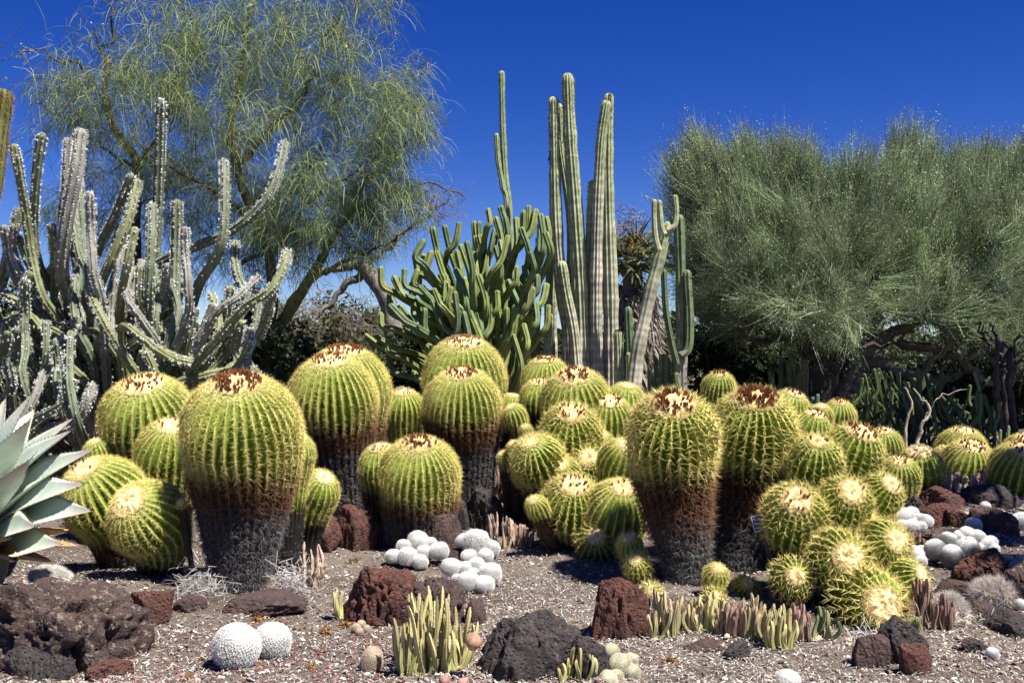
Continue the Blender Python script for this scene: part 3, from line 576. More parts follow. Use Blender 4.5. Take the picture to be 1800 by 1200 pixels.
# ---------------------------------------------------------------- white pincushion cacti
def head_mesh(seed, ncol=(.93, .92, .90), body=(.16, .17, .13), n=700, pink=0.0, ln=.085, cap=False):
    g = rng(seed)
    bm = bmesh.new(); bmesh.ops.create_icosphere(bm, subdivisions=4, radius=1)
    V = np.array([v.co[:] for v in bm.verts]); Fc = np.array([[v.index for v in f.verts] for f in bm.faces]); bm.free()
    shape = lambda Q: Q*np.array([1, 1, .98])*(1-.10*np.exp(-((Q[:, :1]**2+Q[:, 1:2]**2)/.10))*(Q[:, 2:3] > 0))*(1+(.07 if seed != 40 else .03)*vnoise(Q, 1.7, seed)[:, None])
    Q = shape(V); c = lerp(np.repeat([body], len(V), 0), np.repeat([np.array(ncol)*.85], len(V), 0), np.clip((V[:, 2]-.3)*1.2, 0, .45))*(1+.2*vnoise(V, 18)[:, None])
    k = np.arange(n)+.5; z = 1-1.72*k/n; th = math.pi*(1+5**.5)*k; rr = np.sqrt(1-z*z)
    A = np.stack([rr*np.cos(th), rr*np.sin(th), z], 1); Nn = norm(A); Tn = norm(np.cross(np.cross(Nn, [0, 0, 1.0])+1e-6, Nn))
    ap = shape(A)*1.03
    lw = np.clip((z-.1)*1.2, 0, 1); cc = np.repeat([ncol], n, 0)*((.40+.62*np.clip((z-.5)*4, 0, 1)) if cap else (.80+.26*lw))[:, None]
    if pink: cc = lerp(cc, np.repeat([[.62, .36, .28]], n, 0), np.full(n, pink)*np.clip(1-z, .2, 1))
    sv = spines(ap+g.normal(0, .012, ap.shape), Nn, Tn, 15, ln*1.3, .0085 if ln < .1 else .0115, .6, 1.0, 0, cc, g, .3)
    sv2 = spines(ap, Nn, Tn, 1, ln*1.3, .008, 1, .2, 0, cc*.75, g)
    return (Q, [Fc], c), join([sv, sv2])
HEADS = []
for k in range(3):
    hb, hs = head_mesh(40+k) if k == 0 else head_mesh(40+k, n=430, ln=.15)
    HEADS.append((hb, hs))
PINKH = head_mesh(50, (.72, .58, .46), (.17, .19, .10), 420, .35, .10)
GRNH = head_mesh(51, (.78, .74, .56), (.15, .19, .08), 340, .15, .13)
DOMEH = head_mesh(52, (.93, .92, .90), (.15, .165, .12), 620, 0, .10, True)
_hm = {}
def head(parent, loc, r, var, tilt=(0, 0), sz=1.0):
    src = HEADS[var] if isinstance(var, int) else {'dome': DOMEH, 'pink': PINKH, 'green': GRNH}[var]
    if var not in _hm:
        b = mk('head', *src[0][:2], M_BODY, src[0][2], None, True); s = mk('spines', *src[1][:2], M_TUFT, src[1][2], b)
        _hm[var] = (b, s); o, q = b, s
    else:
        b, s = _hm[var]; o = b.copy(); q = s.copy(); COL.objects.link(o); COL.objects.link(q); q.parent = o
    o.parent = parent; o.location = loc; o.scale = (r, r, r*sz); o.rotation_euler = (tilt[0], tilt[1], rng(int(abs(loc[0]*1e4))+3).uniform(0, 6.2))
    return o
def pincushion(heads, d, label, var=None, seed=0, sz=1.0, dd=0.0):
    """heads: (px, py, radius px); a cluster of heads is one plant, a single head too"""
    g = rng(seed+5); ys = max(h[1]+h[2] for h in heads); mx = np.mean([h[0] for h in heads]); d = hit(mx, min(ys+1, 1199))+heads[0][2]/F*d*.5
    x = P(mx, ys, d)[0]; base = np.array([x, d, gz(x, d)])
    t = thing('pincushion_cactus', label, 'cactus', base, 'pincushion cacti')
    for i, (px, py, r) in enumerate(heads):
        dk = d+(ys-(py+r))*.0042+dd; R = r/F*dk*1.02
        R *= 1+.05*math.sin(px*1.7); head(t, P(px, py, dk)-base, R, var if var is not None else (0 if len(heads) == 1 else int(g.integers(1, 3))), (float(g.normal(.18, .14)), float(g.normal(0, .2))), sz*(1 if len(heads) == 1 else float(g.uniform(.86, 1.04))))
    return t
pincushion([(415, 1137, 37)], 4.02, 'larger of the two white ball cacti sitting on the red cinders, touched with pink flowers', seed=1)
pincushion([(478, 1127, 30)], 4.10, 'smaller white ball cactus leaning against the larger one on the red cinders', seed=2)
# tiny pink flowers on the larger ball
fl = [o for o in COL.objects if o.name.startswith('pincushion_cactus')][0]
g = rng(3)
for px, py in ((391, 1112), (409, 1111)):
    q = P(px, py, 4.02); q[1] -= .062; q -= np.array(fl.location)
    v = spines(np.array([q]), np.array([[0, -.5, .8]]), np.array([[0, .8, .5]]), 9, .010, .0018, 1, .5, 0, np.array([[.65, .06, .40]]), g)
    mk('flower', *v[:2], M_DRYF, v[2], fl)
pincushion([(692, 978, 13), (712, 962, 15), (735, 951, 18), (717, 979, 16), (738, 987, 14), (745, 970, 13), (772, 968, 16), (758, 955, 10)], 5.62, 'cluster of small white pincushion heads left of the purple brown rock')
pincushion([(837, 953, 21), (825, 979, 13), (853, 977, 14), (864, 963, 14), (817, 952, 14), (846, 944, 12)], 5.72, 'cluster of white pincushion heads just right of the purple brown rock', seed=4)
pincushion([(794, 997, 18), (817, 1001, 14), (838, 994, 15), (861, 1008, 19), (823, 1022, 18), (851, 1027, 16), (802, 1016, 9), (831, 1008, 12)], 5.2, 'foremost cluster of white pincushion heads with the largest bright domes', seed=5)
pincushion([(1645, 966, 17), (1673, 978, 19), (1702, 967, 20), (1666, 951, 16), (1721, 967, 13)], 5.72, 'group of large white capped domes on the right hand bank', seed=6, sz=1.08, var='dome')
pincushion([(1590, 908, 15), (1603, 902, 12), (1604, 918, 11), (1616, 914, 12), (1628, 916, 11), (1602, 926, 13), (1617, 925, 11), (1589, 925, 12)], 6.15, 'shaded grey pincushion cluster against the right end of the barrel clump', seed=7)
pincushion([(1612, 975, 12), (1605, 968, 10), (1622, 968, 11), (1618, 985, 11)], 5.45, 'small grey cluster between the barrels and the white domes', seed=8)
pincushion([(1711, 923, 14)], 6.35, 'single white pincushion between the brown rocks on the bank', seed=9)
pincushion([(1688, 943, 12), (1700, 940, 14), (1718, 945, 14), (1735, 960, 12), (1744, 965, 12), (1741, 952, 11)], 6.0, 'pincushion cluster in deep shade behind the white domes', seed=10)
pincushion([(1770, 983, 11), (1786, 998, 12), (1798, 985, 11)], 5.35, 'pale green pincushion pair at the frame edge on the bank', var='green', seed=11)
pincushion([(1797, 916, 16), (1783, 922, 11)], 6.3, 'white pincushion cut by the frame edge', seed=12)
pincushion([(1732, 890, 9)], 6.9, 'small pincushion in shade on top of a brown rock', seed=13)
pincushion([(653, 1162, 19)], 3.92, 'single pinkish pincushion shaped like an egg on the red cinders', var='pink', seed=14, sz=1.45)
pincushion([(626, 1104, 8), (635, 1097, 8), (645, 1106, 7), (632, 1110, 7)], 4.32, 'miniature pinkish cluster among the cinders above the egg shaped one', var='pink', seed=15, sz=1.2)
pincushion([(1075, 1146, 14), (1091, 1171, 19), (1109, 1160, 12), (1110, 1182, 14), (1083, 1190, 13), (1069, 1194, 15)], 3.95, 'green and cream pincushion cluster beside the cracked charcoal boulder', var='green', seed=16)
pincushion([(1744, 1148, 11)], 4.28, 'tiny white pincushion on the gravel beside the dark lava lump', seed=17)
pincushion([(1384, 1200, 22)], 3.82, 'white pincushion cut off by the bottom of the photo', seed=18)
pincushion([(1793, 1062, 10)], 4.85, 'little grey pincushion above the blackish bank rock', seed=19)
pincushion([(1760, 915, 9), (1768, 908, 8), (1776, 918, 9)], 6.35, 'knobbly pale green pincushion in the light above the bank', var='green', seed=20)

# hairy tufts
def tuft(px, py, w, h, d, label, cols, n, seed, ln, name='hairy_cactus', flower=None):
    g = rng(seed); R = w/2/F*d; H = h/F*d; d = hit(px, py+h/2)+R*.5; x = P(px, py+h/2, d)[0]; z0 = gz(x, d)
    nb = 26; a = g.uniform(0, 6.28, nb); rr = np.sqrt(g.random(nb))*.8
    ctr = np.stack([rr*np.cos(a)*R, rr*np.sin(a)*R*.8, H*.45*(1-rr**2)], 1)
    root = thing(name, label, 'cactus', (x, d, z0), 'hairy low cacti')
    bmv = []
    for c0 in ctr:
        bm = bmesh.new(); bmesh.ops.create_icosphere(bm, subdivisions=2, radius=R*.26)
        V = np.array([v.co[:] for v in bm.verts])+c0; Fc = np.array([[v.index for v in f.verts] for f in bm.faces]); bm.free()
        bmv.append((V, [Fc], np.repeat([(.16, .17, .10)], len(V), 0)))
    J = join(bmv); mk('mound', *J[:2], M_BODY, J[2], root, True)
    k = g.integers(0, nb, n); dr = norm(g.normal(0, 1, (n, 3))+[0, 0, .5]); pt = ctr[k]+dr*R*.24
    cc = np.array(cols)[g.integers(0, len(cols), n)]
    v = spines(pt, dr, norm(np.cross(dr, g.normal(0, 1, (n, 3)))), 7, ln, .0011, .7, .8, 0, cc, g, .4)
    mk('hairs', *v[:2], M_TUFT, v[2], root)
    if flower:
        m = 14; k = g.integers(0, nb, m); dr = norm(g.normal(0, .5, (m, 3))+[0, -.4, .8]); pt = ctr[k]+dr*R*.3
        v = spines(pt, dr, norm(np.cross(dr, g.normal(0, 1, (m, 3)))), 8, .016, .005, .5, .7, 0, np.repeat([flower], m, 0), g)
        mk('flowers', *v[:2], M_DRYF, v[2], root)
tuft(86, 1006, 72, 42, 5.05, 'low silvery hairy cactus mound below the agave', [(.72, .70, .64), (.55, .53, .48)], 2600, 1, .022)
tuft(1668, 1062, 62, 62, 4.78, 'grey spiny tuft with yellow blooms right of the red finger stems', [(.55, .50, .45), (.40, .36, .34), (.66, .60, .52)], 1100, 2, .045, 'spiny_cactus', (.55, .50, .08))
tuft(1752, 1040, 84, 60, 5.0, 'wider grey spiny tuft with yellow blooms beside the bank boulder', [(.55, .48, .46), (.42, .36, .35), (.66, .58, .52)], 1500, 3, .05, 'spiny_cactus', (.55, .50, .08))
tuft(1704, 908, 34, 26, 6.55, 'small fluffy white cactus behind the single white pincushion', [(.75, .73, .66)], 500, 4, .03)

# ---------------------------------------------------------------- four-angled finger plants
def finger(seed, col, col2, dry=False):
    g = rng(seed); M = 30; S = 16
    bend = g.normal(0, .07, 2)
    t = np.linspace(0, 1, M); p = np.stack([bend[0]*np.sin(t*2.2)+.02*np.sin(t*7+seed), bend[1]*np.sin(t*2.5), t], 1)
    th = np.arange(S)/S*2*math.pi+.3*np.sin(seed); ph = (np.arange(S) % 4)/4
    rid = 1-np.sin(math.pi*ph)
    tooth = np.abs(((t*15) % 1)-.5)*2
    r = .058*np.minimum(1, (1-t)*7+.22)**.5*(1.05-.25*t)
    rr = r[:, None]*(1-.45*np.sin(math.pi*ph)[None])*(1+rid[None]**3*(.38*tooth[:, None]-.05))
    if dry: rr = rr*(.7+.35*vnoise(np.stack([t*9, 0*t+seed, 0*t], 1), 1)[:, None])
    V = p[:, None]+np.stack([np.cos(th)[None]*rr, np.sin(th)[None]*rr, 0*rr], -1)
    c = lerp(np.repeat([col], M, 0), np.repeat([col2], M, 0), np.clip(t*1.1+.2*np.sin(t*9+seed), 0, 1))
    c = np.repeat(c, S, 0); c = lerp(c, np.repeat([[.42, .34, .25]], len(c), 0), np.tile(rid, M)**3*.6)
    return mk('stem', V.reshape(-1, 3), [ring_faces(M, S)], M_FINGER, c, None, True)
PAL = {'yellow': ((.22, .26, .055), (.50, .43, .18)), 'mixed': ((.25, .27, .07), (.46, .37, .19)), 'pink': ((.30, .22, .13), (.34, .20, .16)), 'wine': ((.12, .10, .045), (.18, .075, .065)), 'green': ((.10, .16, .05), (.17, .22, .08)), 'straw': ((.36, .26, .14), (.40, .29, .22))}
_fm = {}
def fingers(px, py0, py1, w, d, n, kind, label, seed, name='finger_plant', hvar=.35, deep=.5, wid=1.0):
    g = rng(seed+60); d = hit(px, min(py1, 1199))+w/2/F*d*deep*.8; x = P(px, py1, d)[0]; z0 = gz(x, d); H = (py1-py0)/F*d*1.12
    t = thing(name, label, 'succulent', (x, d, z0), 'finger stemmed succulents')
    for i in range(n):
        q = g.uniform(-1, 1); lx = q*w/2/F*d; ly = g.uniform(-1, 1)*w/2/F*d*deep
        zz = gz(x+lx, d+ly)-z0
        key = (kind, int(g.integers(0, 5)))
        if key not in _fm: o = finger(key[1]*7+len(kind), *PAL[kind], dry=(kind == 'straw')); _fm[key] = o
        else: o = _fm[key].copy(); COL.objects.link(o)
        h = H*(1-hvar*g.random()**1.0)*(1-.35*q*q*(n > 15))
        ws = .165*wid*(d/4.2)**.5*(.8+.4*g.random())
        o.parent = t; o.location = (lx, ly, zz-.01); o.scale = (ws, ws, h*1.05)
        o.rotation_euler = (g.normal(0, .10)-ly*.5, q*.16+g.normal(0, .10), g.uniform(0, 6.28))
fingers(762, 1062, 1185, 118, 3.95, 92, 'yellow', 'large yellow green finger plant in front of the dark cavity rock', 1, deep=.75, hvar=.6)
fingers(1015, 1158, 1215, 62, 3.72, 16, 'yellow', 'yellow finger plant cut by the bottom edge before the charcoal boulder', 2)
RW = [(1166, 1040, 1122, 46, 25, 'mixed', 'finger plant at the left end of the row beside the rust boulder'),
      (1206, 1055, 1110, 44, 27, 'mixed', 'short purple tinged finger plant second from the rust boulder'),
      (1248, 1045, 1112, 48, 33, 'yellow', 'yellow tipped finger plant below the grapefruit sized pup'),
      (1290, 1058, 1122, 44, 29, 'pink', 'dusty pink finger plant left of the sign stake'),
      (1330, 1050, 1125, 44, 32, 'mixed', 'green and pink finger plant just before the sign stake'),
      (1368, 1068, 1140, 40, 29, 'yellow', 'finger plant standing furthest forward at the foot of the sign stake'),
      (1402, 1062, 1128, 44, 32, 'pink', 'rosy finger plant right of the sign stake'),
      (1440, 1068, 1124, 36, 6, 'green', 'sparse dark green finger plant at the right end of the row')]
for i, (px, a, b, w, n, k, l) in enumerate(RW): fingers(px, a, b, w, gdepth(b)+.12, n, k, l, 10+i, hvar=.4, deep=.5)
fingers(1462, 1090, 1128, 14, 4.45, 2, 'green', 'two curved green finger stems beside the lowest barrel', 24)
fingers(893, 828, 882, 56, 6.55, 22, 'pink', 'pinkish finger plant between the grey trunked column and the leaning barrel', 30, wid=1.1)
fingers(880, 905, 965, 40, 5.95, 14, 'straw', 'withered rosy finger plant in front of the dark pitted rock', 31)
fingers(912, 922, 962, 46, 5.85, 18, 'pink', 'short rosy finger plant at the edge of the deep shadow', 32)
fingers(540, 955, 1035, 46, 5.0, 16, 'straw', 'stripy dry finger plant with curled tan stems before the red rocks', 33, hvar=.5)
fingers(600, 1040, 1090, 22, 4.6, 4, 'yellow', 'small sprig of four yellow finger stems left of the craggy red rock', 34, hvar=.3)
fingers(1622, 1020, 1105, 36, 4.72, 18, 'wine', 'dark wine red finger plant behind the lowest barrel', 35, hvar=.5)
fingers(1652, 1050, 1108, 34, 4.62, 13, 'wine', 'short wine red finger plant before the grey spiny tuft', 36, hvar=.4)
fingers(1606, 1075, 1110, 24, 4.55, 5, 'green', 'green finger stems sheltered under the lowest barrel', 37)
fingers(1612, 940, 965, 60, 6.0, 20, 'wine', 'brownish finger plant between the shaded cluster and the white domes', 38)
fingers(1690, 942, 985, 40, 5.9, 5, 'wine', 'few tall reddish stems rising behind the white domes', 39, hvar=.3)
for i, (px, l) in enumerate([(1650, 'finger plant strip under the drying barrel'), (1690, 'finger plant strip below the ribbed dark green barrel'), (1735, 'finger plant strip at the gap between the far barrels'), (1780, 'finger plant strip below the barrel cut by the frame edge')]):
    fingers(px, 828 if i else 822, 866, 52, 7.3, 22, 'straw' if i % 2 else 'pink', 'pale dry '+l, 40+i)

# ---------------------------------------------------------------- agave
def agave():
    base = P(-50, 905, 5.0); base[2] = gz(base[0], 5.0)
    root = thing('agave', 'large blue grey agave with toothed leaves at the left frame edge', 'agave', base)
    g = rng(12)
    # tips in photograph pixels with their depth, leaf width in metres, how far the leaf sags
    L = [(163, 790, 4.75, .20, .05), (146, 851, 4.55, .19, .03), (160, 898, 4.45, .19, .02), (60, 926, 4.25, .17, .00), (108, 956, 4.35, .16, -.02), (128, 735, 5.0, .19, .08), (54, 694, 5.05, .20, .08), (124, 757, 4.85, .19, .06), (52, 738, 4.55, .18, .04), (48, 810, 4.2, .16, .0), (10, 700, 5.2, .2, .05), (-60, 660, 5.2, .2, .05), (70, 860, 5.6, .19, .05), (60, 720, 5.7, .19, .08), (-90, 950, 4.2, .18, .0), (-230, 800, 4.8, .2, .05), (-250, 900, 5.3, .2, .05), (-180, 690, 5.3, .2, .05), (-150, 880, 4.2, .18, .02)]
    for i, (px, py, d, w, sag) in enumerate(L):
        tip = P(px, py, d)
        a = base+np.array([0, 0, .24+.04*math.sin(i)]); mid = (a+tip)/2+np.array([0, 0, sag+.02]); dr = tip-a
        p = smooth_path([a, mid, tip], 34); tt = norm(np.gradient(p, axis=0))
        side = norm(np.cross(tt, [0, 0, 1.0])); up = np.cross(side, tt)
        tw = .62 if dr[0] > -.1 and i not in (8, 9, 10, 11, 15, 16, 17, 18) else .2
        fr = np.array([0, -1.0, 0]); fr = fr-tt*(tt@fr)[:, None]; up = norm(up*math.cos(tw)+norm(fr)*math.sin(tw)); side = norm(np.cross(tt, up))
        t = np.linspace(0, 1, 34); wd = w/2*1.05*(.55+.6*np.sin(np.minimum(t*1.15, 1)**1.0*math.pi*.75))*np.clip((1-t)*2.6, 0, 1)**.8
        nv = 9; s = np.linspace(-1, 1, nv)
        cup = (np.abs(s)**1.6)*.34
        V = p[:, None]+side[:, None]*(s[None, :, None]*wd[:, None, None])+up[:, None]*(cup[None]*wd[:, None])[..., None]
        th = (.016*(1-t)+.002)[:, None]*(1-s[None]**2)
        Vb = V-up[:, None]*(th+.001)[..., None]
        n1 = 34*nv; A = np.concatenate([V.reshape(-1, 3), Vb.reshape(-1, 3)])
        ii = np.arange(33)[:, None]*nv; jj = np.arange(nv-1)[None]
        f = np.stack([ii+jj, ii+jj+1, ii+nv+jj+1, ii+nv+jj], -1).reshape(-1, 4)
        fe = [(k*nv, (k+1)*nv, (k+1)*nv+n1, k*nv+n1) for k in range(33)]+[(k*nv+nv-1, k*nv+nv-1+n1, (k+1)*nv+nv-1+n1, (k+1)*nv+nv-1) for k in range(33)]
        base_c = np.array((.46, .53, .435)); tipc = np.array((.45, .36, .31))
        c = lerp(np.repeat([base_c], 34, 0), np.repeat([tipc], 34, 0), np.clip((t-.72)/.28, 0, 1)**1.3*.9)
        c = np.concatenate([np.repeat(c, nv, 0)]*2)
        lf = mk('leaf', A-base, [f, f[:, ::-1]+n1, np.array(fe)], M_AGAVE, c, root, True)
        # marginal teeth and end spine
        pts, nn, tn = [], [], []
        for sg, col in ((-1, 0), (1, nv-1)):
            for k in range(3, 33):
                pts.append(V[k, col]); nn.append(side[k]*sg+up[k]*.2+tt[k]*.35); tn.append(tt[k])
        pts.append(tip); nn.append(tt[-1]); tn.append(up[-1])
        ln = np.full(len(pts), .012); ln[-1] = .035
        sv = spines(np.array(pts)-base, norm(np.array(nn)), norm(np.array(tn)), 1, ln, .0035, 1, .05, 0, np.repeat([(.16, .10, .08)], len(pts), 0), g, .08)
        mk('teeth', *sv[:2], M_SPINE, sv[2], lf)
    for i, (px, py, d) in enumerate([(30, 985, 4.5), (135, 958, 4.75), (90, 985, 4.7), (20, 945, 4.4), (120, 930, 4.9), (-40, 990, 4.4)]):
        tip = P(px, py, d); tip[2] = max(tip[2], gz(tip[0], d)+.02)
        a = base+np.array([0, -.05, .10]); p = smooth_path([a, (a+tip)/2+np.array([0, 0, .07]), tip], 18); tt = norm(np.gradient(p, axis=0)); side = norm(np.cross(tt, [0, 0, 1.0])); up = np.cross(side, tt)
        t = np.linspace(0, 1, 18); wd = .055*np.clip((1-t)*3, 0, 1)**.7; s = np.linspace(-1, 1, 5)
        V = p[:, None]+side[:, None]*(s[None, :, None]*wd[:, None, None])+up[:, None]*((.35*np.sin(s*4+i)[None]+.5*s[None]**2)*wd[:, None])[..., None]
        ii = np.arange(17)[:, None]*5; jj = np.arange(4)[None]; f = np.stack([ii+jj, ii+jj+1, ii+5+jj+1, ii+5+jj], -1).reshape(-1, 4)
        c = np.repeat([(.40, .25, .12)], 90, 0)*(.7+.6*g.random((90, 1)))
        o = mk('dead_leaf', V.reshape(-1, 3)-base, [f], M_DRYF, c, root, True); o['label'] = 'withered tan leaf curled at the base'
        so_ = o.modifiers.new('thick', 'SOLIDIFY'); so_.thickness = .006
    mk_c = []
    bm = bmesh.new(); bmesh.ops.create_icosphere(bm, subdivisions=3, radius=.17); V = np.array([v.co[:] for v in bm.verts]); Fc = np.array([[v.index for v in f.verts] for f in bm.faces]); bm.free()
    V[:, 2] = V[:, 2]*1.1+.16; mk('heart', V, [Fc], M_AGAVE, np.repeat([(.2, .22, .16)], len(V), 0), root, True)
agave()

# ---------------------------------------------------------------- the plant label on its stake
def plant_label():
    top = P(1336, 918, 5.0); foot = P(1382, 1080, 4.82); foot[2] = gz(foot[0], foot[1])-.04
    root = thing('plant_label', 'small black plant label with white lettering on a leaning metal stake', 'sign', foot)
    mb = mat('label_black', (.018, .018, .022), .35, .1); mw = mat('label_white', (.75, .75, .75), .5, 0); ms = mat('stake_metal', (.10, .105, .12), .5, .2, spec=.3)
    def prism(name, w, h, th, m, parent, loc, rotm, bev=.0):
        bm = bmesh.new(); bmesh.ops.create_cube(bm, size=1)
        for v in bm.verts: v.co = Vector((v.co.x*w, v.co.y*th, v.co.z*h))
        if bev: bmesh.ops.bevel(bm, geom=bm.edges[:], offset=bev, segments=2, affect='EDGES')
        me = bpy.data.meshes.new(name); bm.to_mesh(me); bm.free(); me.materials.append(m)
        o = bpy.data.objects.new(name, me); COL.objects.link(o); o.parent = parent; o.location = loc
        o.rotation_euler = rotm; return o
    tp = Vector(top-foot); L = tp.length
    qz = tp.to_track_quat('Z', 'Y').to_euler()
    st = prism('stake', .018, L, .005, ms, root, tp/2, qz, .001)
    mid = tp+Vector((0, -.008, .0))
    rt = (math.radians(-14), math.radians(-13), math.radians(-8))
    plate = prism('plate', .075, .072, .004, mb, root, mid, rt, .0008)
    for (w, h, x, z) in ((.079, .004, 0, .037), (.079, .004, 0, -.037), (.004, .0699, -.0375, 0), (.004, .0699, .0375, 0)):
        prism('rim', w, h, .006, mw, plate, (x, -.0005, z), (0, 0, 0))
    for txt, sz_, z in (('Golden', .019, .014), ('Barrel', .019, -.005), ('Mexico', .014, -.026)):
        cu = bpy.data.curves.new('lettering', 'FONT'); cu.body = txt; cu.size = sz_; cu.extrude = .0006; cu.offset = .0003; cu.align_x = 'LEFT'
        tmp = bpy.data.objects.new('lettering', cu); COL.objects.link(tmp); bpy.context.view_layer.update()
        me = bpy.data.meshes.new_from_object(tmp.evaluated_get(bpy.context.evaluated_depsgraph_get())); bpy.data.objects.remove(tmp)
        me.materials.clear(); me.materials.append(mw)
        o = bpy.data.objects.new('lettering', me); COL.objects.link(o); o.parent = plate; o.location = (-.031, -.0028, z); o.rotation_euler = (math.radians(90), 0, 0)
plant_label()

# ---------------------------------------------------------------- fallen flowers, pods and dry tangles
def pod_mesh(seed, col, ribs=6, sharp=.12):
    M, S = 14, 24; t = np.linspace(0, 1, M); r = np.sin(math.pi*(.04+.93*t)**.85)*.5; th = np.arange(S)/S*2*math.pi
    rr = r[:, None]*(1-sharp*np.abs(np.sin(th*ribs/2))[None]); V = np.stack([rr*np.cos(th)[None], rr*np.sin(th)[None], np.repeat((t*1.25)[:, None], S, 1)], -1).reshape(-1, 3)
    c = np.repeat([col], len(V), 0)*(1-.35*np.tile(np.abs(np.cos(th*ribs/2))**6, M)[:, None]); n = len(V)
    V = np.vstack([V, [[0, 0, 1.27]], [[0, 0, -.02]]]); c = np.vstack([c, c[:2]])
    f2 = np.array([[n-S+k, n-S+(k+1) % S, n] for k in range(S)]+[[(k+1) % S, k, n+1] for k in range(S)])
    return V, [ring_faces(M, S), f2], c
def pod(px, py, w, d, label, col, tilt, group=None, name='seed_pod', z=None):
    q = P(px, py, d); s = w/F*d; v = pod_mesh(1, col)
    o = mk(name, v[0]*s, v[1], M_FINGER, v[2], None, True); o.location = q; o.rotation_euler = tilt
    if z is None: o.location.z = gz(q[0], d)+.3*s
    tag(o, label, 'seed pod', group)
pod(829, 1142, 30, 3.82, 'large round tan seed pod among the yellow finger stems', (.46, .27, .17), (.2, .2, 0), z=1)
for px, py, l in ((1435, 1131, 'ivory seed pod at the foot of the green finger stems'), (1444, 1126, 'ivory seed pod touching the one by the green finger stems'), (1484, 1134, 'ivory seed pod lying left of the brown wedge rock'), (1489, 1126, 'striped pale pod standing left of the brown wedge rock'), (1281, 1124, 'yellowish seed pod lying left of the smooth dark grey stone'), (1157, 1112, 'pale pod at the corner of the rust boulder')):
    pod(px, py, 11, gdepth(py+4), l, (.62, .46, .30), (1.4, .3, px), 'fallen pale pods')
pod(775, 1190, 20, 3.72, 'pink flower bud pod at the foot of the yellow finger plant', (.45, .25, .20), (.5, .3, 1), 'fallen pale pods')
pod(805, 1192, 20, 3.70, 'pink flower bud pod against the charcoal boulder', (.45, .25, .20), (.7, -.4, 2), 'fallen pale pods')
g = rng(21); proto = None
FL = [(390, 1108), (462, 1084), (450, 1090), (500, 1132), (545, 1172), (606, 1098), (572, 1110), (300, 1010), (248, 1003), (620, 985), (690, 960), (1015, 1020), (850, 1010), (230, 1145), (330, 1190), (645, 1130), (1180, 1160), (660, 1150), (560, 1150), (1010, 990)]
for i, (px, py) in enumerate(FL):
    d = hit(px, min(py+3, 1197)); q = P(px, py, d); q[2] = gz(q[0], d)
    if proto is None:
        n = 14; base = g.normal(0, .006, (n, 3)); base[:, 2] = .004+np.abs(base[:, 2])
        v = spines(base, norm(g.normal(0, 1, (n, 3))*[1, 1, .6]), norm(g.normal(0, 1, (n, 3))), 6, .026, .0042, .9, .7, 0, np.array([(.22, .10, .035), (.42, .24, .07), (.15, .07, .03)])[g.integers(0, 3, n)], g)
        o = proto = mk('fallen_flower', *v[:2], M_DRYF, v[2])
    else: o = proto.copy(); COL.objects.link(o)
    k = g.uniform(.6, 1.15); o.scale = (k, k, k); o.location = q; o.rotation_euler = (0, 0, g.uniform(0, 6.28))
    tag(o, 'small dried golden brown barrel flower fallen on the gravel', 'dried flower', 'fallen dried flowers')
def tangle(px, py, w, h, d, n, seed, label, col):
    g = rng(seed); x = P(px, py, d)[0]; z0 = gz(x, d); R = w/2/F*d; H = h/F*d
    Vs = []
    for i in range(n):
        a = np.array([g.normal(0, R*.5), g.normal(0, R*.4), abs(g.normal(0, H*.25))]); dr = norm(g.normal(0, 1, 3)*[1, 1, .7]); ln = g.uniform(.03, .10)
        b = norm(g.normal(0, 1, 3)); t = np.linspace(0, 1, 7)[:, None]
        p = a+dr*ln*t+b*np.sin(t*g.uniform(2, 5))*ln*.35; p[:, 2] = np.maximum(p[:, 2], .002)
        q = norm(np.cross(dr, b)+1e-3)*.0011
        Vs.append(np.stack([p-q, p+q], 1).reshape(-1, 3))
    V = np.concatenate(Vs); k = (np.arange(n)[:, None]*14+np.arange(6)[None]*2).reshape(-1, 1); f = k+[0, 1, 3, 2]
    o = mk('dry_tangle', V, [f], M_TUFT, np.repeat([col], len(V), 0)*(.6+.7*np.repeat(g.random((n, 1)), 14, 0))); o.location = (x, d, z0)
    tag(o, label, 'dry roots', kind='stuff')
tangle(352, 1050, 80, 70, 4.85, 420, 1, 'tangle of grey dry spines at the left foot of the tallest barrel', (.42, .39, .37))
tangle(512, 1000, 55, 90, 5.0, 420, 2, 'tangle of grey dry roots beside the stripy dry finger plant', (.46, .43, .41))
tangle(1010, 1180, 90, 20, 4.0, 60, 3, 'thin dry stalks in front of the boulder', (.5, .45, .4))
tangle(1540, 1165, 70, 30, 4.2, 260, 4, 'whitish dry straw below the wedge shaped brown rock', (.55, .52, .50))
tangle(1690, 1105, 90, 40, 4.55, 260, 5, 'bleached curled stems under the wine red finger plant', (.58, .52, .44))
tangle(60, 990, 110, 30, 4.6, 260, 6, 'bleached leaf fibres under the agave', (.60, .57, .52))
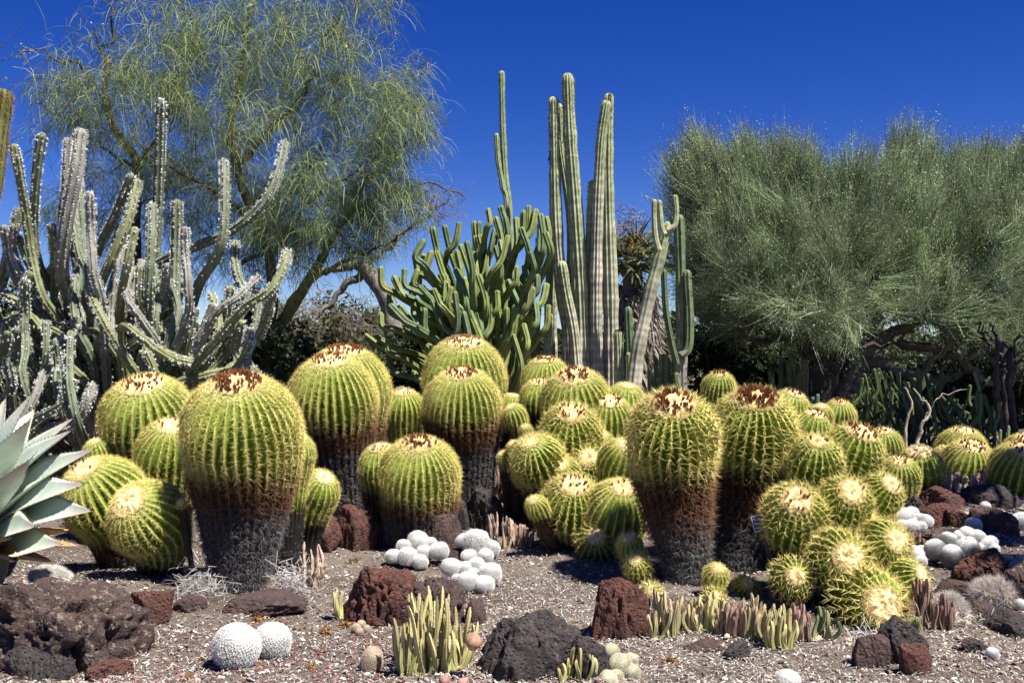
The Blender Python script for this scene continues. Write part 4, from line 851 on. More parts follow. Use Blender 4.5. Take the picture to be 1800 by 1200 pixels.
# ---------------------------------------------------------------- columnar cacti
def ribstem(parent, pts, w, ribs, c1, c2, seed, org, depth=.2, tip=.8, corky=.5, cork_or_shade=(.36, .31, .24), tuft=None, band=.15, name='stem', basew=None, rid_c=None, step=.03, dots=0.0, bandf=0):
    """pts: (px, py, d) from foot to tip, or ready points; w: width in photograph pixels at the tip end"""
    g = rng(seed+3000)
    p3 = np.array([P(*q) if len(q) == 3 and q[1] > 20 else q for q in pts], float) if not isinstance(pts, np.ndarray) else pts
    d = p3[-1][1]; R = w/2/F*d; Rb = (basew or w)/2/F*d
    ln = np.linalg.norm(np.diff(p3, axis=0), axis=1).sum(); M = int(np.clip(ln/(.024 if bandf else .035), 14, 260 if bandf else 90))
    p = smooth_path(p3, M)
    ext = norm(p[-1]-p[-2])
    aa = np.linspace(0, 1, 8)[1:]; cap = p[-1]+ext*(np.sin(aa*math.pi/2)*R*1.3)[:, None]
    p = np.vstack([p, cap]); M = len(p)
    s = np.concatenate([[0], np.cumsum(np.linalg.norm(np.diff(p, axis=0), axis=1))]); t = s/s[-1]
    tt, u, v = frames(p); S = 6; NS = ribs*S; th = np.arange(NS)/NS*2*math.pi+g.uniform(0, 6); ph = (np.arange(NS) % S)/S
    r = Rb+(R-Rb)*t; r[-7:] *= np.cos(aa*math.pi/2)**.8+.02
    r *= 1+band*vnoise(np.stack([t*0+seed*1.7, s*1.0, t*0], 1), 6)*.6
    val = np.sin(math.pi*ph)**.9
    rr = r[:, None]*(1-depth*val[None])
    if dots: rr = rr*(1+dots*(1-val[None])**2*np.abs(np.sin(s/step*math.pi))[:, None])
    V = p[:, None]+(u[:, None]*np.cos(th)[None, :, None]+v[:, None]*np.sin(th)[None, :, None])*rr[..., None]
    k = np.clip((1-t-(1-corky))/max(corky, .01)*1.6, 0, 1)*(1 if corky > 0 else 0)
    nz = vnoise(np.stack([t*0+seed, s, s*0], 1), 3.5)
    c = lerp(np.repeat([c1], M, 0), np.repeat([c2], M, 0), np.clip(1-t*1.1, 0, 1)); c = lerp(c, np.repeat([cork_or_shade], M, 0), np.clip(k+.25*nz*(corky > 0), 0, 1)*.85)
    bd = 1+band*np.sign(np.sin(s*9+3*nz))*.6*(.3+k)
    bd = bd*(1+(.22*np.sign(np.sin(s*6.283/bandf+nz))+.12*nz)*(.35+.65*np.clip(k+.2, 0, 1)) if bandf else 1)
    c = np.repeat(c*bd[:, None], NS, 0)
    rc = np.tile((1-val)**2, M)
    c = lerp(c, np.repeat([rid_c if rid_c is not None else np.array(c2)*1.15], len(c), 0), rc*.6)
    if dots: c = lerp(c, np.repeat([(.05, .045, .03)], len(c), 0), rc**2*np.repeat(np.abs(np.sin(s/step*math.pi))**6, NS)*.8)
    o = mk(name, V.reshape(-1, 3)-org, [ring_faces(M, NS)], M_STEM, np.clip(c, .01, .9), parent, True)
    if tuft:
        cl, L, n, top, sw = tuft
        rs = np.arange(.05, s[-1], step); ns = len(rs)
        pp = np.stack([np.interp(rs, s, p[:, q]) for q in range(3)], 1); uu = norm(np.stack([np.interp(rs, s, u[:, q]) for q in range(3)], 1)); vv = norm(np.stack([np.interp(rs, s, v[:, q]) for q in range(3)], 1)); tn = norm(np.stack([np.interp(rs, s, tt[:, q]) for q in range(3)], 1))
        ra = np.interp(rs, s, r); tr = th[::S]; e = uu[:, None]*np.cos(tr)[None, :, None]+vv[:, None]*np.sin(tr)[None, :, None]
        Pt = (pp[:, None]+e*ra[:, None, None]*.97).reshape(-1, 3); Nn = e.reshape(-1, 3); Tn = np.repeat(tn[:, None], ribs, 1).reshape(-1, 3)
        fr = np.repeat(1-rs/s[-1], ribs); kk = g.random(len(Pt)) < np.clip(.25+top-fr*1.1, .15, 1)*(.75+.25*vnoise(Pt, 5, seed))
        Pt, Nn, Tn, fr = Pt[kk], Nn[kk], Tn[kk], fr[kk]
        sz = .75+.55*np.exp(-fr*5)
        cc = np.repeat([cl], len(Pt), 0)*(.7+.45*g.random((len(Pt), 1)))
        sv = spines(Pt-org, Nn, Tn, n, L*sz, sw*sz, .9, .75, .15, cc, g, .3)
        mk('bristles', *sv[:2], M_TUFT, sv[2], o)
    return o

# the grey green candelabra on the left, one plant of many arms
def candelabra():
    hub = P(205, 700, 7.6); hub[2] = gz(hub[0], hub[1])-.03
    root = thing('candelabra_cactus', 'sprawling grey green candelabra cactus with white woolly tips behind the agave', 'cactus', hub)
    g = rng(71)
    GR, OL, GY = (.135, .16, .095), (.185, .20, .09), (.22, .215, .175)
    A = [ # path from foot to tip, width, wool amount, colour
     ([(270, 560), (274, 500), (275, 425), (280, 300), (283, 186)], 20, .75, GR), ([(215, 520), (270, 466), (344, 434), (413, 402), (468, 352), (490, 300), (500, 256)], 19, .8, GR),
     ([(325, 590), (348, 503), (380, 452), (393, 407), (395, 340), (395, 290)], 19, .65, GR), ([(380, 600), (430, 540), (475, 510), (498, 472), (505, 447)], 18, .8, OL),
     ([(400, 590), (433, 530), (416, 480), (413, 430)], 17, .9, GR), ([(300, 625), (325, 636), (362, 618), (395, 570), (405, 513)], 19, .8, OL), ([(360, 660), (403, 650), (430, 620), (460, 580), (478, 520)], 18, .75, OL),
     ([(75, 520), (57, 453), (46, 379), (34, 306), (25, 263)], 17, .55, OL), ([(70, 470), (60, 402), (64, 310), (73, 243)], 18, .7, GR), ([(110, 480), (115, 407), (133, 310), (142, 240)], 25, 1.1, GY), ([(112, 400), (116, 330), (121, 253)], 18, .9, (.12, .11, .09)),
     ([(150, 520), (147, 462), (142, 388), (137, 326)], 20, .6, GR), ([(140, 450), (133, 407), (118, 354)], 16, .5, GR), ([(165, 480), (160, 407), (158, 348)], 18, 1.0, GY),
     ([(150, 500), (177, 430), (202, 379), (229, 316)], 18, .8, GR), ([(160, 560), (174, 508), (197, 453), (225, 388), (240, 324)], 18, .85, OL), ([(215, 510), (225, 462), (236, 408)], 17, .5, OL),
     ([(262, 500), (266, 425), (267, 366)], 18, .7, GR), ([(305, 590), (307, 526), (310, 444), (311, 362)], 20, .7, GR), ([(330, 500), (326, 450), (325, 407)], 16, .6, GY),
     ([(98, 560), (96, 512), (97, 462), (92, 402)], 16, .6, OL), ([(-10, 540), (5, 490), (18, 434), (33, 376)], 20, .7, GR), ([(165, 625), (188, 595), (206, 563), (234, 512), (250, 467)], 20, 1.15, GY),
     ([(215, 620), (183, 567), (160, 517), (155, 472)], 18, .9, OL), ([(150, 610), (140, 577), (133, 531), (139, 482)], 21, 1.25, GY), ([(198, 590), (198, 550), (200, 500)], 18, .5, GY),
     ([(44, 590), (45, 545), (44, 500)], 17, .4, GR), ([(185, 600), (193, 611), (225, 609), (250, 588), (258, 530)], 17, .8, OL), ([(245, 610), (262, 560), (284, 504)], 18, 1.0, OL),
     ([(250, 595), (275, 615), (305, 632), (325, 636)], 17, .5, OL), ([(120, 640), (69, 572), (32, 531), (5, 515)], 16, .4, OL), ([(130, 600), (88, 575), (58, 545), (28, 528)], 16, .35, OL),
     ([(90, 600), (95, 575), (112, 583), (115, 570)], 14, .3, OL), ([(230, 660), (180, 590), (150, 582), (140, 578)], 14, .3, OL), ([(60, 760), (129, 745), (150, 715), (162, 682)], 18, 1.2, GY),
     ([(80, 770), (45, 740), (75, 700), (85, 675)], 18, .4, GR), ([(20, 770), (60, 700), (75, 660), (95, 640)], 16, .4, GY), ([(125, 690), (122, 640), (124, 590)], 17, .3, GR), ([(100, 680), (102, 640), (97, 605)], 15, .3, GR),
     ([(20, 690), (28, 630), (30, 585)], 17, .3, GR), ([(-10, 660), (5, 620), (12, 590)], 18, .3, GR), ([(60, 740), (110, 710), (130, 675)], 16, .4, GR), ([(120, 720), (112, 690), (108, 652)], 16, .3, GR), ([(70, 740), (100, 725), (130, 710)], 15, .6, OL),
     ([(350, 690), (365, 660), (400, 620), (420, 560)], 16, .5, OL), ([(380, 680), (420, 640), (440, 600)], 15, .6, GR), ([(300, 700), (320, 660), (330, 600), (342, 550)], 16, .5, GR), ([(345, 640), (350, 600), (372, 540)], 15, .5, GY), ([(360, 640), (378, 610), (385, 560), (372, 520)], 14, .5, OL),
     ([(420, 640), (445, 590), (455, 535)], 14, .6, GR), ([(420, 520), (440, 500), (452, 490)], 14, .4, GY), ([(240, 690), (235, 640), (228, 590), (232, 545)], 16, .4, GR), ([(60, 480), (40, 440), (35, 420)], 14, .4, GR), ([(-20, 600), (20, 560), (50, 553)], 16, .5, OL),
    ]
    for i in range(46):
        px, py = g.uniform(-40, 440), g.uniform(470, 660)
        if i > 31: px, py = g.uniform(0, 270), g.uniform(400, 520)
        A.append(([(px+g.normal(0, 25), py+90), (px+g.normal(0, 12), py+45), (px, py)], g.uniform(14, 18), g.uniform(.3, .7), (GR, OL, GY)[i % 3]))
    for i, (pp, w, wool, col) in enumerate(A):
        front = 1 if i < 30 else 0
        dd = 7.25+g.uniform(-.45, .35)+(0.25 if pp[-1][1] < 330 else 0)+(-.25 if pp[-1][1] > 560 else 0)+(.35 if i > 50 else 0)
        pts = [P(x, y, dd+.12*math.sin(k+i)) for k, (x, y) in enumerate(pp)]
        f = pts[0]; dn = norm(pts[0]-pts[1]); mid = f+dn*.22+np.array([(hub[0]-f[0])*.12, .16, -.08])
        base = hub+np.array([g.uniform(-.25, .25), g.uniform(-.2, .2), 0])
        full = np.array([base, (base+mid)/2+np.array([0, .1, -.1]), mid]+pts)
        ribstem(root, full, w*.92, 7, col, tuple(np.array(col)*.9), i, hub, depth=.26, corky=.6, cork_or_shade=(.115, .10, .075), tuft=((.78, .77, .74), .017, 6, wool*.85, .0025), band=.12, step=.021, basew=w*.95)  # lower arms: old bark, darkened to paint the shaded gaps between them
    for i, (x, y) in enumerate(((205, 640), (165, 655), (240, 660))):
        top = P(x, y, 7.5); ribstem(root, np.array([hub+[.08*i-.1, .05*i, 0], (hub+top)/2+[.03, 0, 0], top]), 30, 7, (.12, .10, .08), (.10, .085, .07), 200+i, hub, depth=.12, corky=.9, cork_or_shade=(.13, .105, .085), name='trunk')
candelabra()

# blue green branching clump in the middle
def branching():
    hub = P(845, 690, 10.9); hub[2] = gz(hub[0], hub[1])-.03
    root = thing('branching_cactus', 'dense blue green branching cactus clump left of the tall pale columns', 'cactus', hub)
    g = rng(72)
    Z = [(455, 170), (535, 155), (625, 135), (385, 250), (335, 345), (390, 345), (440, 325), (480, 320), (110, 430), (200, 490), (265, 440), (240, 500), (320, 530), (375, 545), (170, 600), (110, 735), (240, 680), (325, 670), (465, 570), (535, 480), (350, 440), (610, 440), (615, 320), (680, 260), (735, 225), (725, 130), (760, 130), (820, 45), (870, 100), (905, 30), (1005, 105), (1085, 25), (1130, 50), (1160, 140), (1050, 60), (1205, 100), (1165, 80), (725, 330), (765, 220), (820, 330), (870, 290), (945, 220), (960, 370), (910, 510), (845, 480), (1000, 500), (1085, 510), (890, 700), (995, 685), (985, 870), (1055, 800), (945, 970), (400, 700), (455, 650), (700, 720), (750, 730), (640, 280), (580, 340), (790, 340), (900, 250), (1040, 170), (1200, 200), (1150, 240), (1130, 660), (1215, 680), (20, 870), (170, 1030), (85, 870), (330, 1110), (160, 890), (680, 650), (570, 560), (510, 470), (600, 590), (865, 180), (935, 100), (1100, 330), (1180, 420), (1060, 420), (760, 480), (660, 500), (1110, 560), (1200, 540)]+[(g.uniform(120, 1180), g.uniform(420, 960)) for _ in range(15)]
    for i, (X, Y) in enumerate(Z):
        px, py = 640+X/3.75, 360+Y/3.75
        d = 10.6+g.normal(0, .35)-.5*math.exp(-((px-800)/110)**2)*(py > 470)+(.25 if py < 420 else 0)
        T = P(px, py, d); hp = P(860, 640, d); dn = np.array([0, 0, -1.0]); h = norm(hp-T)
        L = g.uniform(.20, .46)
        right = px > 830
        k = .30 if py < 430 else (.45 if px > 780 else .72)
        if X in (985, 890, 1055): k = .05
        dr = norm(h*k+dn*(1-k)+g.normal(0, .24, 3)*[1, .6, .2])
        e = .13 if px < 760 else .05
        B = T+dr*L
        T2 = (T+B)/2+np.array([(-e if px < 800 else e)*.6, -.03, -.03])
        if g.random() < .5 and px < 800: T2 = (T+B)/2+np.array([.10*e, 0, -.04])
        dn = norm(B-T); Q = B+dn*.16+np.array([(hub[0]-B[0])*.2, .34, -.12])
        base = hub+np.array([g.uniform(-.35, .35), g.uniform(-.3, .3), 0])
        col = (.12, .175, .075) if g.random() < .35 else (.175, .21, .062)
        ribstem(root, np.array([base, (base+Q)/2+[0, .1, 0], Q, B, T2, T]), g.uniform(9.5, 12), 6, col, tuple(np.array(col)*.95), 300+i, hub, depth=.24, corky=.72, cork_or_shade=(.028, .026, .018), band=.05, dots=.16, step=.035, basew=11.5, rid_c=np.array(col)*1.35)  # bark of the lower stems goes near black, painting the shade inside the clump
branching()

PALE, PALE2, CORK = (.27, .32, .15), (.34, .35, .22), (.40, .365, .30)
def columns():
    org = P(1025, 690, 12.0); org[2] = gz(org[0], org[1])
    root = thing('column_cactus', 'cluster of tall pale ribbed columns rising highest against the sky', 'cactus', org)
    S = [([(1000, 690), (1000, 600), (990, 520), (978, 400), (973, 182)], 15, 26, 8, .7), ([(1024, 690), (1022, 560), (1012, 380), (1002, 240), (998, 142)], 17, 36, 9, .45), ([(996, 690), (1000, 560), (1004, 400), (986, 260), (983, 190)], 10, 20, 7, .5),
         ([(1052, 692), (1048, 560), (1050, 400), (1056, 260), (1065, 188)], 15, 22, 8, 1.0), ([(1076, 695), (1074, 560), (1070, 400), (1068, 280), (1070, 176)], 15, 30, 8, .65), ([(1038, 690), (1034, 560), (1036, 420), (1041, 325)], 11, 15, 6, .3),
         ([(1000, 690), (1000, 600), (1001, 495)], 13, 15, 7, 1.0), ([(1022, 690), (1010, 600), (996, 520), (988, 470)], 15, 20, 7, 1.0), ([(975, 690), (968, 600), (970, 500), (972, 440)], 18, 22, 8, .8), ([(1090, 698), (1088, 640), (1086, 590)], 14, 18, 7, .6), ([(946, 690), (942, 600), (944, 545)], 12, 14, 7, .2), ([(958, 690), (962, 620), (966, 560)], 12, 14, 7, .2)]
    for i, (pp, w, bw, ribs, ck) in enumerate(S):
        d = 12.0+(.22 if i in (2, 5, 8, 10, 11) else 0)-(.18 if i in (6, 7, 4) else 0)+.05*i*(-1)**i
        pts = [P(x, y, d) for x, y in pp]; pts[0][2] = gz(pts[0][0], d)-.05
        ribstem(root, np.array(pts), w*1.22, ribs+3, PALE, PALE2, 500+i, org, depth=.24, corky=ck, cork_or_shade=CORK, band=.16, bandf=.10, basew=bw*1.12, step=.05, tuft=((.20, .15, .10), .022, 4, .5, .0022), rid_c=(.40, .39, .28))
    for i, (x, y, s2) in enumerate(((1071, 182, 7), (1052, 229, 5), (966, 275, 4), (1008, 150, 4))):
        a = P(x-2, y+8, 12); ribstem(root, np.array([a, a+[.02, -.02, .06], a+[.02, -.02, .06+.012*s2]]), s2, 6, (.12, .09, .06), (.10, .08, .06), 540+i, org, corky=0, name='bud')
    org = P(893, 560, 12.6); org[2] = gz(org[0], org[1])
    root = thing('column_cactus', 'slim twin column rising behind the blue green clump', 'cactus', org, 'tall ribbed column cacti')
    for i, (pp, w, bw) in enumerate([([(905, 600), (896, 400), (889, 320), (884, 230), (882, 132)], 11, 16), ([(900, 600), (892, 390), (884, 330), (876, 285), (873, 240)], 9, 14)]):
        pts = [P(x, y, 12.6-.1*i) for x, y in pp]; pts[0][2] = org[2]-.05
        ribstem(root, np.array(pts), w, 8, (.20, .27, .12), (.24, .28, .15), 560+i, org, depth=.2, corky=.15, cork_or_shade=CORK, basew=bw, step=.05, tuft=((.25, .2, .12), .02, 3, .5, .002))
    org = P(1110, 700, 11.4); org[2] = gz(org[0], org[1])
    root = thing('column_cactus', 'pale corky column leaning right with three short arms at its top', 'cactus', org, 'tall ribbed column cacti')
    for i, (pp, w, bw, ck) in enumerate([([(1106, 700), (1118, 640), (1133, 560), (1152, 480), (1172, 402)], 21, 27, 1.0), ([(1172, 405), (1186, 396), (1189, 372), (1187, 349)], 10, 11, .0), ([(1168, 412), (1162, 398), (1160, 375), (1159, 358)], 10, 11, .0), ([(1158, 440), (1152, 415), (1150, 385), (1150, 356)], 9, 11, .0)]):
        pts = [P(x, y, 11.4-.05*i) for x, y in pp]
        if i == 0: pts[0][2] = org[2]-.05
        ribstem(root, np.array(pts), w, 8, PALE, PALE2, 570+i, org, depth=.16, corky=ck, cork_or_shade=(.38, .34, .28), band=.2, bandf=.09, basew=bw, step=.05, tuft=((.2, .15, .1), .02, 3, .5, .002))
    org = P(1198, 700, 11.8); org[2] = gz(org[0], org[1])
    root = thing('column_cactus', 'dark green column with upright arms on a grey corky foot', 'cactus', org, 'tall ribbed column cacti')
    for i, (pp, w, bw, ck, c) in enumerate([([(1198, 700), (1198, 660), (1198, 618)], 20, 23, 1.0, (.3, .28, .2)), ([(1198, 625), (1198, 560), (1197, 480), (1194, 390)], 20, 19, .1, (.13, .17, .08)), ([(1198, 625), (1210, 610), (1212, 560), (1208, 485)], 17, 16, .1, (.15, .19, .09)), ([(1190, 640), (1180, 600), (1170, 540), (1167, 480)], 11, 12, 0, (.10, .14, .07)), ([(1196, 690), (1190, 672), (1189, 660)], 9, 9, 0, (.15, .2, .08))]):
        pts = [P(x, y, 11.8-.06*i) for x, y in pp]
        if i == 0: pts[0][2] = org[2]-.05
        ribstem(root, np.array(pts), w, 7, c, tuple(np.array(c)*.9), 580+i, org, depth=.24, corky=ck, cork_or_shade=(.34, .30, .25), band=.15, basew=bw, step=.05, tuft=((.2, .15, .1), .02, 3, .4, .002))
    def fence(px0, px1, py0, py1, d, n, seed, label, c=(.185, .225, .105), w=9, grey=0):
        g = rng(seed); x = (px0+px1)/2; o = P(x, 700, d); o[2] = gz(o[0], d)
        root = thing('organ_pipe_cactus', label, 'cactus', o, 'rows of short upright columns')
        for i in range(n):
            px = px0+(px1-px0)*(i+g.uniform(.1, .9))/n; di = d+g.uniform(-.3, .3); a = P(px, 650, di); a[2] = o[2]-.04
            top = P(px+g.normal(0, 3), g.uniform(py0, py1), di); cc = c if g.random() > grey else (.34, .33, .30)
            ribstem(root, np.array([a, (a+top)/2+[g.normal(0, .02), 0, 0], top]), w*g.uniform(.8, 1.15), 6, cc, tuple(np.array(cc)*.95), seed*50+i, o, depth=.26, corky=.0, band=.1, step=.05, rid_c=np.array(cc)*1.3)
    fence(1142, 1196, 622, 672, 13.0, 13, 81, 'pale green organ pipe thicket between the leaning column and the corky foot')
    fence(1082, 1108, 600, 650, 12.6, 6, 82, 'few organ pipe stems right beside the foot of the tall pale columns')
    fence(1100, 1112, 548, 552, 12.9, 1, 83, 'single dark blue green column in front of the palm skirt', (.10, .16, .08), 14)
    fence(1378, 1415, 618, 680, 13.8, 12, 84, 'pale organ pipe thicket left of the dark tree trunk', (.24, .27, .13), 9, .35)
    fence(1425, 1490, 606, 660, 14.2, 16, 85, 'pale organ pipe thicket seen between the two tree trunks', (.25, .29, .13), 9, .1)
    fence(1352, 1382, 650, 690, 13.5, 7, 86, 'low organ pipe stems at the left edge of the shade', (.18, .22, .1), 8, .1)
    fence(1425, 1440, 690, 715, 11.0, 4, 87, 'small blue green organ pipe shoots before the dark tree trunk', (.09, .15, .12), 8)
    fence(1755, 1785, 745, 780, 9.8, 6, 88, 'slim pale organ pipe stems behind the barrel cut by the frame edge', (.2, .24, .12), 6)
    # shaggy column end at the left frame edge
    o = P(-12, 700, 6.6); o[2] = gz(o[0], 6.6)
    root = thing('column_cactus', 'hairy golden topped column at the upper left frame edge', 'cactus', o, 'tall ribbed column cacti')
    ribstem(root, np.array([[o[0], 6.6, o[2]-.05], P(-44, 500, 6.6), P(-15, 320, 6.6), P(3, 178, 6.6)]), 34, 10, (.12, .12, .035), (.16, .17, .05), 590, o, depth=.12, corky=.1, tuft=((.30, .20, .06), .03, 9, .9, .0014), step=.018)
    # euphorbia like thicket in the shade at the right
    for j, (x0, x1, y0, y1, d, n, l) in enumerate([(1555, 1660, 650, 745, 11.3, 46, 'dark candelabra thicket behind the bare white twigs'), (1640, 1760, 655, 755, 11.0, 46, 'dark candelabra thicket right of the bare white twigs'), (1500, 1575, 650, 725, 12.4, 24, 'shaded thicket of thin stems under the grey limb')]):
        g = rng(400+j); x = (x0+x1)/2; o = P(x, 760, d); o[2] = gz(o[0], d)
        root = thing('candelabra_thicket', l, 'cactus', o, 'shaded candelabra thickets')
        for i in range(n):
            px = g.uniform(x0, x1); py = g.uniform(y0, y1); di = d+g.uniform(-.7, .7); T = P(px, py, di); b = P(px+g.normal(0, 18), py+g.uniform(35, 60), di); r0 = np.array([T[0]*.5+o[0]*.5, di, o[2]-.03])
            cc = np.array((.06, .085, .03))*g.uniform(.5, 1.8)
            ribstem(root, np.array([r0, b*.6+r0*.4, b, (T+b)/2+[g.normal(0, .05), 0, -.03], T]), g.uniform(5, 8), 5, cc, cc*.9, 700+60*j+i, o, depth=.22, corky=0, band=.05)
columns()
# ---------------------------------------------------------------- trees
def tubes(segs, S=5):
    """[(points, radii)] -> verts, faces"""
    Vs, Fs, n = [], [], 0
    for p, r in segs:
        k = len(p); ss = S if max(r) > .008 else 3
        tt, u, v = frames(np.asarray(p, float)); th = np.arange(ss)/ss*2*math.pi
        V = p[:, None]+(u[:, None]*np.cos(th)[None, :, None]+v[:, None]*np.sin(th)[None, :, None])*np.asarray(r)[:, None, None]
        Vs.append(V.reshape(-1, 3)); Fs.append(ring_faces(k, ss)+n); n += k*ss
    return np.concatenate(Vs), np.concatenate(Fs)
def in_ellipses(g, E, n):
    out = []
    ar = np.array([e[3]*e[4] for e in E], float)
    for e_i in g.choice(len(E), n, p=ar/ar.sum()):
        cx, cy, d, rx, ry, rd = E[e_i]
        q = norm(g.normal(0, 1, 3))*(g.random()**.42)
        out.append(P(cx+q[0]*rx, cy+q[1]*ry, d+q[2]*rd))
    return np.array(out)
def grow(g, limbs, att, up=.12, r_tip=.004):
    """join every foliage point to the nearest place on the limbs"""
    nodes = np.concatenate([l[0] for l in limbs]); rad = np.concatenate([l[1] for l in limbs])
    order = np.argsort([np.min(np.linalg.norm(nodes-a, axis=1)) for a in att])
    segs = []; ends = []
    for i in order:
        a = att[i]; dv = a-nodes; dist = np.linalg.norm(dv, axis=1)+.5*np.maximum(nodes[:, 2]-a[2], 0)
        j = int(np.argmin(dist)); b = nodes[j]; L = np.linalg.norm(a-b)
        if L < .03: continue
        k = 6; t = np.linspace(0, 1, k)[:, None]
        mid = (a+b)/2+np.array([0, 0, up*L])+g.normal(0, .09*L, 3)
        p = (1-t)**2*b+2*t*(1-t)*mid+t*t*a; p[1:-1] += g.normal(0, .025*L, (k-2, 3))
        r0 = min(rad[j]*.7, .006+.012*L); r = np.linspace(r0, r_tip, k)
        segs.append((p, r)); nodes = np.concatenate([nodes, p[2:]]); rad = np.concatenate([rad, r[2:]]); ends.append(p)
    return segs, ends
def limb(pp, r0, r1, n=16, d=None, g=None, w=.03):
    p = smooth_path([P(*q) for q in pp], n)
    if g is not None: p[1:-1] += g.normal(0, w, (n-2, 3))
    return p, np.linspace(r0, r1, n)
def ribbons(P0, D0, L, W, cols, g, droop=1.0, segs=3):
    """thin hanging or rising strips; D0: first direction, droop: how strongly they turn down"""
    n = len(P0); p = P0; d = D0.copy(); rows = []
    side = norm(np.cross(D0, g.normal(0, 1, (n, 3))))
    for k in range(segs+1):
        w = (W*(1 if k < segs else .25))[:, None]
        rows.append(np.stack([p-side*w, p+side*w], 1))
        d = d+np.array([0, 0, -1.0])*droop*(1.0/segs)+g.normal(0, .10, (n, 3)); d = norm(d); p = p+d*(L/segs)[:, None]
    V = np.stack(rows, 1).reshape(n, -1, 3)
    b = np.arange(n)[:, None]*(2*segs+2)
    Fc = np.concatenate([b+[2*k, 2*k+1, 2*k+3, 2*k+2] for k in range(segs)])
    return V.reshape(-1, 3), Fc, np.repeat(cols, 2*segs+2, 0)
def flecks(Pt, size, cols, g):
    n = len(Pt); a = norm(g.normal(0, 1, (n, 3))); b = norm(np.cross(a, g.normal(0, 1, (n, 3)))); s = size[:, None]
    V = np.stack([Pt-a*s, Pt+b*s*.55, Pt+a*s, Pt-b*s*.55], 1).reshape(-1, 3)
    return V, np.arange(4*n).reshape(-1, 4), np.repeat(cols, 4, 0)

